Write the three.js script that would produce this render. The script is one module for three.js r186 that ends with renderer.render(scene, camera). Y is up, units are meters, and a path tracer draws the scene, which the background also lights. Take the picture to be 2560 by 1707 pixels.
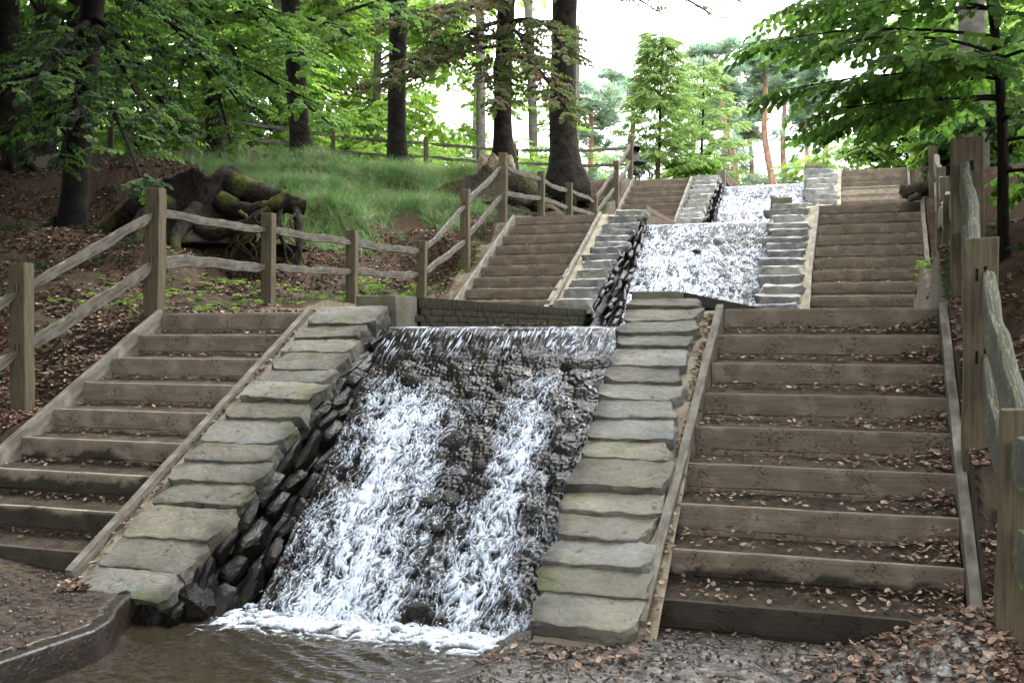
import * as THREE from 'three';
import { mergeGeometries, mergeVertices, toCreasedNormals } from 'three/addons/utils/BufferGeometryUtils.js';

// ---------------------------------------------------------------- camera, sky, sun, exposure
const scene = new THREE.Scene();
const camera = new THREE.PerspectiveCamera(36.37, 1024 / 682, 0.1, 400);
camera.position.set(0, 1.72, 0);
camera.rotation.order = 'YXZ';
camera.rotation.set(-0.009918, 0.334795, 0);
camera.updateMatrixWorld();
scene.add(camera);

const renderer = new THREE.WebGLRenderer({ antialias: true });
renderer.setSize(1024, 682);
renderer.toneMapping = THREE.LinearToneMapping;
renderer.toneMappingExposure = 5.6;
renderer.shadowMap.enabled = true;

{ // an even, bright overcast sky, a little brighter overhead and round the hidden sun
  const W = 256, H = 128, d = new Float32Array(W * H * 4);
  const sun = new THREE.Vector3(0.25, 0.85, -0.5).normalize(), v = new THREE.Vector3();
  for (let j = 0; j < H; j++) for (let i = 0; i < W; i++) {
    const el = ((j + 0.5) / H - 0.5) * Math.PI, az = ((i + 0.5) / W - 0.5) * 2 * Math.PI;
    v.set(Math.cos(el) * Math.cos(az), Math.sin(el), Math.cos(el) * Math.sin(az));
    const up = Math.max(0, v.y), L = 0.95 + 0.5 * up + 0.35 * Math.pow(Math.max(0, v.dot(sun)), 3);
    const k = (j * W + i) * 4;
    d[k] = L * 0.985; d[k + 1] = L; d[k + 2] = L * 1.03; d[k + 3] = 1;
  }
  const t = new THREE.DataTexture(d, W, H, THREE.RGBAFormat, THREE.FloatType);
  t.mapping = THREE.EquirectangularReflectionMapping; t.magFilter = THREE.LinearFilter; t.minFilter = THREE.LinearFilter; t.needsUpdate = true;
  scene.background = t; scene.environment = t;
}
const sunLight = new THREE.DirectionalLight(new THREE.Color(1, 0.97, 0.92), 0.7);
sunLight.position.set(-4 + 25, 85, -16 - 50); sunLight.target.position.set(-4, 0, -16);
sunLight.castShadow = true; sunLight.shadow.radius = 26;
Object.assign(sunLight.shadow.camera, { left: -50, right: 50, top: 50, bottom: -50, near: 1, far: 250 });
scene.add(sunLight, sunLight.target);

// ---------------------------------------------------------------- helpers
let seed_ = 1;
function rngOf(s) { let a = (s * 2654435761) >>> 0; return () => { a = (a + 0x6D2B79F5) >>> 0; let t = a; t = Math.imul(t ^ (t >>> 15), t | 1); t ^= t + Math.imul(t ^ (t >>> 7), t | 61); return ((t ^ (t >>> 14)) >>> 0) / 4294967296; }; }
let rnd = rngOf(7);
const R = (a, b) => a + (b - a) * rnd();
const G = () => (rnd() + rnd() + rnd() + rnd() - 2) * 0.866;
const clamp = (x, a = 0, b = 1) => x < a ? a : x > b ? b : x;
const sst = (a, b, x) => { const t = clamp((x - a) / (b - a)); return t * t * (3 - 2 * t); };
const mix = (a, b, t) => a + (b - a) * t;
const P3 = (x, h, z) => new THREE.Vector3(x, h, -z);              // z counts away from the camera along the stairs
function lut(pts) { return (z) => { if (z <= pts[0][0]) return pts[0][1]; for (let i = 1; i < pts.length; i++) if (z <= pts[i][0]) { const t = (z - pts[i - 1][0]) / (pts[i][0] - pts[i - 1][0]); return mix(pts[i - 1][1], pts[i][1], t); } return pts[pts.length - 1][1]; }; }
// gradient noise, periodic in p cells
const PERM = new Uint8Array(512); { const r = rngOf(99), a = [...Array(256).keys()]; for (let i = 255; i > 0; i--) { const j = Math.floor(r() * (i + 1)); [a[i], a[j]] = [a[j], a[i]]; } for (let i = 0; i < 512; i++) PERM[i] = a[i & 255]; }
const GX = new Float32Array(256), GY = new Float32Array(256); for (let i = 0; i < 256; i++) { GX[i] = Math.cos(i * 2.399963); GY[i] = Math.sin(i * 2.399963); }
function n2(x, y, px = 256, py = px) {
  const xf = Math.floor(x), yf = Math.floor(y), fx = x - xf, fy = y - yf;
  const x0 = ((xf % px) + px) % px, x1 = (x0 + 1) % px, y0 = ((yf % py) + py) % py, y1 = (y0 + 1) % py;
  const u = fx * fx * fx * (fx * (fx * 6 - 15) + 10), w = fy * fy * fy * (fy * (fy * 6 - 15) + 10);
  const i0 = PERM[x0 & 255], i1 = PERM[x1 & 255], j0 = y0 & 255, j1 = y1 & 255, a = PERM[i0 + j0], b = PERM[i1 + j0], c = PERM[i0 + j1], e = PERM[i1 + j1];
  const A = GX[a] * fx + GY[a] * fy, B = GX[b] * (fx - 1) + GY[b] * fy, C = GX[c] * fx + GY[c] * (fy - 1), D = GX[e] * (fx - 1) + GY[e] * (fy - 1);
  return 1.4 * (A + u * (B - A) + w * (C + u * (D - C) - A - u * (B - A)));
}
function fb(x, y, oct = 4, p = 256, py = p) { let s = 0, a = 0.5, f = 1; for (let o = 0; o < oct; o++) { s += a * n2(x * f + o * 17, y * f + o * 31, p * f, py * f); a *= 0.5; f *= 2; } return s; }
function n3(x, y, z) { return 0.6 * (n2(x + z * 0.71 + 5.3, y - z * 0.53 + 1.7) + n2(y + 11.1 + z * 0.37, z - x * 0.31 + 3.9) + 0.5 * n2(z * 1.3 + 7.7, x * 1.3 + y * 0.4)); }
function hash2(i, j) { return PERM[(PERM[i & 255] + j) & 511] / 255; }
function vor(x, y) { let b = 9, b2 = 9, id = 0; const xi = Math.floor(x), yi = Math.floor(y); for (let j = -1; j < 2; j++) for (let i = -1; i < 2; i++) { const cx = xi + i, cy = yi + j, h = hash2(cx, cy), g = hash2(cx + 57, cy + 113); const dx = cx + 0.15 + 0.7 * h - x, dy = cy + 0.15 + 0.7 * g - y, d = dx * dx + dy * dy; if (d < b) { b2 = b; b = d; id = hash2(cx + 31, cy + 77); } else if (d < b2) b2 = d; } return [Math.sqrt(b), Math.sqrt(b2), id]; }

// textures: a colour map from linear values, a grey map
const enc = (c) => { c = clamp(c); return 255 * (c <= 0.0031308 ? c * 12.92 : 1.055 * Math.pow(c, 1 / 2.4) - 0.055); };
function tex(N, fn, data = false) {
  const d = new Uint8Array(N * N * 4);
  for (let j = 0; j < N; j++) for (let i = 0; i < N; i++) { const c = fn(i / N, j / N), k = (j * N + i) * 4; if (data) { d[k] = d[k + 1] = d[k + 2] = 255 * clamp(c); } else { d[k] = enc(c[0]); d[k + 1] = enc(c[1]); d[k + 2] = enc(c[2]); } d[k + 3] = 255; }
  const t = new THREE.DataTexture(d, N, N); t.wrapS = t.wrapT = THREE.RepeatWrapping; t.magFilter = THREE.LinearFilter; t.minFilter = THREE.LinearMipmapLinearFilter; t.generateMipmaps = true; if (!data) t.colorSpace = THREE.SRGBColorSpace; t.needsUpdate = true; return t;
}
const lerp3 = (a, b, t) => [mix(a[0], b[0], t), mix(a[1], b[1], t), mix(a[2], b[2], t)];
const mul3 = (a, k) => [a[0] * k, a[1] * k, a[2] * k];
function mat(color, rough, o = {}) { return new THREE.MeshPhysicalMaterial({ color: Array.isArray(color) ? new THREE.Color().setRGB(...color) : color, roughness: rough, metalness: 0, specularIntensity: rough > 0.68 ? 0.25 : 0.8, ...o }); }

// names, labels
const used = {};
function numbered(n) { const k = used[n] ?? 0; used[n] = k + 1; return k ? `${n}_${String(k).padStart(3, '0')}` : n; }
function tag(o, label, category, group, kind) { if (label) o.userData.label = label; if (category) o.userData.category = category; if (group) o.userData.group = group; if (kind) o.userData.kind = kind; return o; }
function thing(name, label, category, group, pos) { const g = new THREE.Group(); g.name = numbered(name); if (pos) g.position.copy(pos); scene.add(g); return tag(g, label, category, group); }
function part(name, geo, m, parent, o = {}) { const q = new THREE.Mesh(geo, m); q.name = parent === scene ? numbered(name) : name; q.castShadow = q.receiveShadow = true; if (o.pos) q.position.copy(o.pos); if (o.rot) q.rotation.set(...o.rot); if (o.kind) q.userData.kind = o.kind; parent.add(q); return q; }
function struct(name, geo, m, label) { const q = part(name, geo, m, scene); q.userData.kind = 'structure'; if (label) q.userData.label = label; return q; }
function inst(name, geo, m, parent, mats, cols, kind) {
  const q = new THREE.InstancedMesh(geo, m, mats.length); q.name = parent === scene ? numbered(name) : name; q.castShadow = q.receiveShadow = true;
  mats.forEach((k, i) => q.setMatrixAt(i, k)); if (cols) cols.forEach((c, i) => q.setColorAt(i, c)); if (kind) q.userData.kind = kind; parent.add(q); return q;
}
const _q = new THREE.Quaternion(), _e = new THREE.Euler();
function M4(p, rx, ry, rz, s, sy, sz) { return new THREE.Matrix4().compose(p, _q.setFromEuler(_e.set(rx, ry, rz, 'YXZ')), new THREE.Vector3(s, sy ?? s, sz ?? s)); }

// box-mapped uv in metres (tile = metres per repeat); optional vertex colour fn(x,y,z,normal)
function fin(g, tile = 1, colFn, off = 0) {
  if (!g.attributes.normal) g.computeVertexNormals();
  if (g.index) g = g.toNonIndexed();
  for (const k of Object.keys(g.attributes)) if (k !== 'position' && k !== 'normal') g.deleteAttribute(k);
  g.computeBoundingBox(); const bs = g.boundingBox.getSize(new THREE.Vector3()), alongZ = bs.z > 1.3 * bs.x && bs.z > bs.y;
  const p = g.attributes.position, n = g.attributes.normal, uv = new Float32Array(p.count * 2), col = colFn ? new Float32Array(p.count * 3) : null, a = new THREE.Vector3(), b = new THREE.Vector3(), c = new THREE.Vector3();
  for (let i = 0; i < p.count; i += 3) {
    a.fromBufferAttribute(p, i); b.fromBufferAttribute(p, i + 1); c.fromBufferAttribute(p, i + 2);
    const f = b.clone().sub(a).cross(c.clone().sub(a)), ax = Math.abs(f.x), ay = Math.abs(f.y), az = Math.abs(f.z);
    [a, b, c].forEach((v, k) => { const o = (i + k) * 2; if (ay >= ax && ay >= az) { uv[o] = alongZ ? v.z : v.x; uv[o + 1] = alongZ ? v.x : v.z; } else if (ax > az) { uv[o] = v.z; uv[o + 1] = v.y; } else { uv[o] = v.x; uv[o + 1] = v.y; } uv[o] = uv[o] / tile + off * 0.37; uv[o + 1] = uv[o + 1] / tile + off * 0.61; if (col) { const r = colFn(v.x, v.y, v.z, f.y / (f.length() || 1)); col.set(r, (i + k) * 3); } });
  }
  g.setAttribute('uv', new THREE.BufferAttribute(uv, 2)); if (col) g.setAttribute('color', new THREE.BufferAttribute(col, 3));
  g.clearGroups(); return g;
}
// box with softened edges, faces divided, surface roughened
function roughBox(w, h, l, sx, sy, sz, rad, amp, freq, s, crease = 0.7, fine = 0, chips = 0) {
  const rc = rngOf(s + 77), CH = [...Array(chips)].map((_, k) => { const n = new THREE.Vector3((k % 2 ? 1 : -1) * (0.35 + rc()), 0.5 * rc() - 0.1, (rc() < 0.7 ? 1 : -1) * (0.2 + rc())).normalize(); return [n, (Math.abs(n.x) * w / 2 + Math.abs(n.y) * h / 2 + Math.abs(n.z) * l / 2) * (0.8 + 0.16 * rc())]; });
  let g = new THREE.BoxGeometry(w, h, l, sx, sy, sz); g.deleteAttribute('uv'); g.deleteAttribute('normal'); g = mergeVertices(g, 1e-5);
  const p = g.attributes.position, v = new THREE.Vector3(), q = new THREE.Vector3();
  for (let i = 0; i < p.count; i++) {
    v.fromBufferAttribute(p, i);
    q.set(clamp(v.x, -w / 2 + rad, w / 2 - rad), clamp(v.y, -h / 2 + rad, h / 2 - rad), clamp(v.z, -l / 2 + rad, l / 2 - rad));
    const d = v.clone().sub(q), L = d.length(); if (L > 1e-6) v.copy(q).addScaledVector(d, rad / Math.max(L, rad));
    for (const [n, dd] of CH) { const e = n.dot(v) - dd; if (e > 0) v.addScaledVector(n, -e); }
    if (amp) { const a = typeof amp === 'function' ? amp(v) : Array.isArray(amp) ? amp : [amp, amp, amp]; if (fine) { const st = Math.floor(v.y * 45 + s); v.x += fine * (n2(v.z * 9 + st * 7.3, s) + 0.6 * n3(v.x * 22, v.y * 30, v.z * 22 + s)) * Math.sign(v.x); v.z += fine * (n2(v.x * 8 + st * 5.1, s + 9) + 0.5 * n3(v.x * 20 + 3, v.y * 30, v.z * 20 + s)) * Math.sign(v.z); v.y += fine * 0.45 * (n3(v.x * 13, s, v.z * 13) + 0.5 * n3(v.x * 34, s + 4, v.z * 34)); } v.x += a[0] * n3(v.x * freq + s * 3.1, v.y * freq, v.z * freq); v.y += a[1] * n3(v.x * freq, v.y * freq + s * 5.7 + 9, v.z * freq); v.z += a[2] * n3(v.x * freq + 4, v.y * freq, v.z * freq + s * 2.3); }
    p.setXYZ(i, v.x, v.y, v.z);
  }
  return toCreasedNormals(g, crease);
}
// angular boulder, radius about 1
function rockGeo(s, detail = 3, planes = 11, crease = 0.5) {
  const r = rngOf(s + 500); let g = new THREE.IcosahedronGeometry(1, detail); g.deleteAttribute('uv'); g.deleteAttribute('normal'); g = mergeVertices(g, 1e-4);
  const P = []; for (let i = 0; i < planes; i++) { const n = new THREE.Vector3(r() * 2 - 1, r() * 2 - 1, r() * 2 - 1).normalize(); P.push([n, 0.62 + 0.3 * r()]); }
  const p = g.attributes.position, v = new THREE.Vector3();
  for (let i = 0; i < p.count; i++) { v.fromBufferAttribute(p, i).normalize(); let k = 1; for (const [n, d] of P) { const c = n.dot(v); if (c > 0.05) k = Math.min(k, d / c); } k += 0.04 * n3(v.x * 2.5 + s, v.y * 2.5, v.z * 2.5) + 0.012 * n3(v.x * 7, v.y * 7 + s, v.z * 7); p.setXYZ(i, v.x * k, v.y * k, v.z * k); }
  return fin(toCreasedNormals(g, crease), 0.9, null, s);
}
// tapered tube along points with radii (a number or [across, upright]); uv in metres
function limb(pts, radii, sides = 8, o = {}) {
  const n = pts.length, pos = [], uv = [], idx = [], T = new THREE.Vector3(), A = new THREE.Vector3(), B = new THREE.Vector3(), up = o.up ?? new THREE.Vector3(0.123, 0.2, 0.97).normalize(); let len = 0;
  for (let i = 0; i < n; i++) {
    T.copy(pts[Math.min(i + 1, n - 1)]).sub(pts[Math.max(i - 1, 0)]).normalize(); A.crossVectors(up, T); if (A.lengthSq() < 1e-4) A.set(1, 0, 0); A.normalize(); B.crossVectors(T, A).normalize();
    if (i) len += pts[i].distanceTo(pts[i - 1]);
    const rr = radii[i], ra = Array.isArray(rr) ? rr[0] : rr, rb = Array.isArray(rr) ? rr[1] : rr;
    for (let j = 0; j <= sides; j++) {
      const t = (j % sides) / sides * 2 * Math.PI; let c = Math.cos(t), s = Math.sin(t);
      if (o.square) { const m = Math.pow(Math.pow(Math.abs(c), o.square) + Math.pow(Math.abs(s), o.square), -1 / o.square); c *= m; s *= m; }
      const w = 1 + (o.rough ?? 0) * n3(c * 1.3 + (o.seed ?? 0), s * 1.3, len * (o.freq ?? 1.5)) + (o.flute ? o.flute(t, i / (n - 1), len) : 0);
      pos.push(pts[i].x + A.x * c * ra * w + B.x * s * rb * w, pts[i].y + A.y * c * ra * w + B.y * s * rb * w, pts[i].z + A.z * c * ra * w + B.z * s * rb * w);
      uv.push(j / sides * Math.max(1, Math.round(2 * Math.PI * (o.uvr ?? Math.max(ra, rb)) / (o.tile ?? 0.6))), len / (o.tile ?? 0.6));
    }
  }
  const S = sides + 1; for (let i = 0; i < n - 1; i++) for (let j = 0; j < sides; j++) { const a = i * S + j, b = a + 1, c = a + S, e = c + 1; idx.push(a, b, c, b, e, c); }
  for (const [row, flip] of [[0, 1], [n - 1, 0]]) { const c = pos.length / 3; pos.push(pts[row].x, pts[row].y, pts[row].z); uv.push(0.5, 0); for (let j = 0; j < sides; j++) { const a = row * S + j; flip ? idx.push(c, a + 1, a) : idx.push(c, a, a + 1); } }
  const g = new THREE.BufferGeometry(); g.setAttribute('position', new THREE.Float32BufferAttribute(pos, 3)); g.setAttribute('uv', new THREE.Float32BufferAttribute(uv, 2)); g.setIndex(idx); g.computeVertexNormals();
  const N = g.attributes.normal; for (let i = 0; i < n; i++) { const a = i * S, b = a + sides; N.setXYZ(b, N.getX(a), N.getY(a), N.getZ(a)); }   // hide the seam
  return g;
}
const spline = (pts, n) => new THREE.CatmullRomCurve3(pts).getPoints(n);
const merge = (l) => mergeGeometries(l.map((g) => g.index ? g.toNonIndexed() : g), false);

// ---------------------------------------------------------------- materials
const T512 = 512;
function woodTex(base, dark, light, fx, fy, spots) { // grain runs along v
  return tex(T512, (u, v) => { const g = fb(u * fx, v * fy, 5, fx, fy), f = n2(u * fx * 6, v * fy, fx * 6, fy); let c = lerp3(base, dark, clamp(0.5 + 1.3 * g)); c = lerp3(c, light, clamp(fb(u * 5 + 3, v * 5, 3, 5) * 1.6)); c = mul3(c, 1 + 0.22 * f); if (spots) { const s = fb(u * 24, v * 24, 3, 24); c = lerp3(c, spots, sst(0.22, 0.42, s)); } return c; });
}
const grainH = tex(T512, (u, v) => 0.5 + 0.5 * fb(u * 28, v * 2, 4, 28, 2) + 0.1 * n2(u * 6, v * 6, 6), true);
const rockH = tex(T512, (u, v) => { const a = fb(u * 5, v * 5, 6, 5); return 0.5 + 0.55 * a - 0.35 * Math.max(0, 0.08 - Math.abs(n2(u * 4 + 9, v * 7 + 2, 4, 7))) * 8 * 0.3; }, true);
const dirtH = tex(T512, (u, v) => 0.5 + 0.35 * fb(u * 14, v * 14, 4, 14) + 0.35 * Math.max(0, n2(u * 40, v * 40, 40) - 0.1), true);
const M = {};
{ // stair boards: brown-grey, smeared with dried mud and grit
  const c = tex(1024, (u, v) => { let k = lerp3([0.165, 0.136, 0.104], [0.1, 0.08, 0.06], clamp(0.5 + 0.9 * fb(u * 3, v * 12, 4, 3, 12))); k = lerp3(k, [0.22, 0.185, 0.145], clamp(1.4 * fb(u * 6 + 2, v * 6, 4, 6))); const s = fb(u * 36, v * 36, 3, 36) + 0.7 * fb(u * 5 + 8, v * 5, 3, 5); k = lerp3(k, [0.055, 0.042, 0.03], 0.8 * sst(0.25, 0.55, s)); return mul3(k, 1 + 0.14 * n2(u * 200, v * 200, 200)); });
  const h = tex(1024, (u, v) => 0.45 + 0.2 * fb(u * 4, v * 60, 3, 4, 60) + 0.6 * sst(0.15, 0.5, fb(u * 40, v * 40, 3, 40) + 0.6 * fb(u * 5 + 8, v * 5, 3, 5)), true);
  M.riser = mat([1, 1, 1], 0.8, { map: c, bumpMap: h, bumpScale: 0.012, vertexColors: true });
}
const grainX = tex(T512, (u, v) => 0.5 + 0.5 * fb(u * 2, v * 28, 4, 2, 28) + 0.1 * n2(u * 6, v * 6, 6), true);
M.stringer = mat([1, 1, 1], 0.8, { map: woodTex([0.17, 0.155, 0.13], [0.09, 0.08, 0.066], [0.24, 0.22, 0.19], 2, 20), bumpMap: grainX, bumpScale: 0.004 });
M.post = mat([1, 1, 1], 0.85, { map: woodTex([0.12, 0.1, 0.065], [0.06, 0.049, 0.033], [0.1, 0.096, 0.053], 12, 1, [0.1, 0.085, 0.06]), bumpMap: grainH, bumpScale: 0.006 });
M.rail = mat([1, 1, 1], 0.8, { map: woodTex([0.115, 0.103, 0.085], [0.05, 0.043, 0.034], [0.18, 0.168, 0.145], 14, 2), bumpMap: grainH, bumpScale: 0.006 });
M.railLichen = mat([1, 1, 1], 0.8, { map: tex(T512, (u, v) => { let c = lerp3([0.115, 0.118, 0.1], [0.06, 0.06, 0.05], clamp(0.5 + fb(u * 10, v * 3, 4, 10, 3))); return lerp3(c, [0.22, 0.21, 0.07], 0.7 * sst(0.16, 0.4, fb(u * 22, v * 12, 4, 22, 12) + 0.5 * fb(u * 3, v * 3 + 4, 2, 3))); }), bumpMap: grainH, bumpScale: 0.005 });
M.slab = mat([1, 1, 1], 0.72, { vertexColors: true, map: tex(1024, (u, v) => { let c = lerp3([0.158, 0.146, 0.12], [0.094, 0.091, 0.083], clamp(0.5 + 1.3 * fb(u * 2, v * 2, 4, 2))); c = lerp3(c, [0.142, 0.146, 0.152], sst(0.15, 0.55, fb(u * 3 + 7, v * 3, 5, 3))); c = lerp3(c, [0.1, 0.098, 0.052], 0.65 * sst(0.12, 0.45, fb(u * 2 + 3, v * 2 + 5, 5, 2))); c = lerp3(c, [0.06, 0.055, 0.045], sst(0.3, 0.5, fb(u * 9, v * 9, 4, 9))); return mul3(c, 1 + 0.3 * fb(u * 30, v * 30, 4, 30)); }), bumpMap: rockH, bumpScale: 0.03 });
M.slabPale = mat([1, 1, 1], 0.75, { vertexColors: true, map: tex(T512, (u, v) => mul3(lerp3([0.165, 0.16, 0.145], [0.105, 0.105, 0.104], clamp(0.5 + 1.3 * fb(u * 3, v * 3, 4, 3))), 1 + 0.35 * fb(u * 18, v * 6, 4, 18, 6))), bumpMap: rockH, bumpScale: 0.03 });
M.mortarDeep = mat([0.07, 0.06, 0.045], 0.95, { bumpMap: dirtH, bumpScale: 0.012 });
M.mortar = mat([1, 1, 1], 0.95, { map: tex(T512, (u, v) => mul3(lerp3([0.25, 0.22, 0.165], [0.16, 0.14, 0.1], clamp(0.5 + 1.4 * fb(u * 4, v * 4, 5, 4))), 1 + 0.2 * n2(u * 120, v * 120, 120))), bumpMap: dirtH, bumpScale: 0.012 });
const wetMat = (c, r, o) => new THREE.MeshPhysicalMaterial({ color: new THREE.Color().setRGB(...c), roughness: r, ior: 1.33, ...o });
M.wetRock = wetMat([0.26, 0.26, 0.26], 0.3, { specularIntensity: 0.28, map: tex(T512, (u, v) => { let c = lerp3([0.012, 0.012, 0.013], [0.03, 0.028, 0.027], clamp(0.5 + 1.2 * fb(u * 4, v * 4, 5, 4))); return lerp3(c, [0.05, 0.045, 0.012], sst(0.22, 0.5, fb(u * 3 + 5, v * 3, 4, 3))); }), bumpMap: rockH, bumpScale: 0.014 });
M.bed = wetMat([0.42, 0.42, 0.44], 0.15, { specularIntensity: 0.55, map: tex(T512, (u, v) => { let c = lerp3([0.016, 0.014, 0.012], [0.045, 0.038, 0.03], clamp(0.5 + 1.4 * fb(u * 4, v * 4, 5, 4))); return lerp3(c, [0.06, 0.05, 0.02], sst(0.2, 0.5, fb(u * 3 + 2, v * 3, 4, 3))); }), bumpMap: rockH, bumpScale: 0.012 });
M.gravel = mat([1, 1, 1], 0.95, { vertexColors: true, map: tex(T512, (u, v) => { const w = vor(u * 60, v * 60); return mul3(lerp3([0.17, 0.14, 0.105], [0.09, 0.072, 0.054], clamp(0.5 + 1.3 * fb(u * 6, v * 6, 4, 6))), 0.75 + 0.6 * w[2]); }), bumpMap: dirtH, bumpScale: 0.015 });
M.brick = mat([1, 1, 1], 0.85, { map: tex(T512, (u, v) => { let c = lerp3([0.024, 0.02, 0.014], [0.013, 0.011, 0.008], clamp(0.5 + 1.5 * fb(u * 5, v * 5, 4, 5))); return lerp3(c, [0.03, 0.032, 0.008], sst(0.05, 0.4, fb(u * 4 + 3, v * 4, 4, 4))); }), bumpMap: rockH, bumpScale: 0.01 });
M.brickRed = mat([1, 1, 1], 0.88, { map: tex(T512, (u, v) => lerp3([0.17, 0.12, 0.085], [0.09, 0.075, 0.06], clamp(0.5 + 1.5 * fb(u * 5, v * 5, 4, 5)))), bumpMap: rockH, bumpScale: 0.01 });
M.concrete = mat([1, 1, 1], 0.85, { map: tex(T512, (u, v) => lerp3(lerp3([0.14, 0.13, 0.1], [0.08, 0.076, 0.058], clamp(0.5 + 1.5 * fb(u * 3, v * 3, 5, 3))), [0.09, 0.095, 0.045], sst(0.1, 0.5, fb(u * 4 + 2, v * 4, 4, 4)))), bumpMap: dirtH, bumpScale: 0.006 });
M.ground = mat([1, 1, 1], 0.95, { vertexColors: true, map: tex(1024, (u, v) => { const k = 0.8 + 0.55 * fb(u * 12, v * 12, 5, 12) + 0.2 * n2(u * 180, v * 180, 180); return [k, k * 0.98, k * 0.95].map((c) => c * 0.9); }), bumpMap: dirtH, bumpScale: 0.03 });
const wetRough = tex(T512, (u, v) => clamp(0.5 + 0.9 * fb(u * 16, v * 24, 4, 16, 24) + 0.25 * fb(u * 3, v * 4, 2, 3, 4), 0.24, 0.95), true);
M.wetGround = mat([1, 1, 1], 1, { specularIntensity: 0.9, vertexColors: true, roughnessMap: wetRough, map: tex(T512, (u, v) => lerp3([0.06, 0.045, 0.034], [0.022, 0.017, 0.013], clamp(0.5 + 1.5 * fb(u * 7, v * 10, 5, 7, 10)))), bumpMap: dirtH, bumpScale: 0.014 });
M.bark = mat([0.62, 0.6, 0.57], 0.95, { map: tex(T512, (u, v) => { let c = lerp3([0.036, 0.03, 0.025], [0.014, 0.012, 0.01], clamp(0.5 + 1.4 * fb(u * 5, v * 9, 5, 5, 9))); return lerp3(c, [0.04, 0.046, 0.022], 0.6 * sst(0.05, 0.45, fb(u * 2 + 1, v * 2, 4, 2))); }), bumpMap: tex(T512, (u, v) => 0.5 + 0.6 * fb(u * 9, v * 5, 5, 9, 5), true), bumpScale: 0.045 });
M.barkGrey = mat([1, 1, 1], 0.9, { map: tex(T512, (u, v) => { let c = lerp3([0.15, 0.14, 0.12], [0.075, 0.07, 0.06], clamp(0.5 + 1.4 * fb(u * 4, v * 10, 5, 4, 10))); return lerp3(c, [0.1, 0.12, 0.05], 0.7 * sst(0.05, 0.45, fb(u * 2 + 1, v * 2, 4, 2))); }), bumpMap: rockH, bumpScale: 0.02 });
M.pineBark = mat([1, 1, 1], 0.95, { map: tex(T512, (u, v) => lerp3([0.34, 0.19, 0.125], [0.15, 0.1, 0.08], clamp(0.5 + 1.6 * fb(u * 8, v * 3, 4, 8, 3)))), bumpMap: rockH, bumpScale: 0.03 });
M.moss = mat([1, 1, 1], 0.97, { vertexColors: true, map: tex(T512, (u, v) => { const k = 0.75 + 0.9 * fb(u * 10, v * 10, 5, 10); return [k, k, k]; }), bumpMap: rockH, bumpScale: 0.04 });
M.twig = mat([0.05, 0.04, 0.03], 0.9);
M.leaf = new THREE.MeshPhysicalMaterial({ color: 0xffffff, roughness: 0.97, transmission: 0.58, thickness: 0, vertexColors: true, side: THREE.DoubleSide, specularIntensity: 0.25 });
M.needle = new THREE.MeshPhysicalMaterial({ color: 0xffffff, roughness: 0.95, transmission: 0.5, thickness: 0, side: THREE.DoubleSide });
M.barkDark = mat([0.5, 0.5, 0.5], 0.95, { map: M.bark.map, bumpMap: M.bark.bumpMap, bumpScale: 0.02 });
M.litter = mat([1, 1, 1], 0.75, { side: THREE.DoubleSide });
M.grass = new THREE.MeshPhysicalMaterial({ color: 0xffffff, roughness: 0.92, transmission: 0.35, thickness: 0, side: THREE.DoubleSide });
M.foam = mat([1, 1, 1], 0.45, { vertexColors: true, transparent: true, depthWrite: false });
M.spray = mat([0.74, 0.79, 0.86], 0.35);
M.black = mat([0.012, 0.012, 0.014], 0.6);
M.metal = mat([0.25, 0.25, 0.27], 0.35, { metalness: 0.8 });
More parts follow.
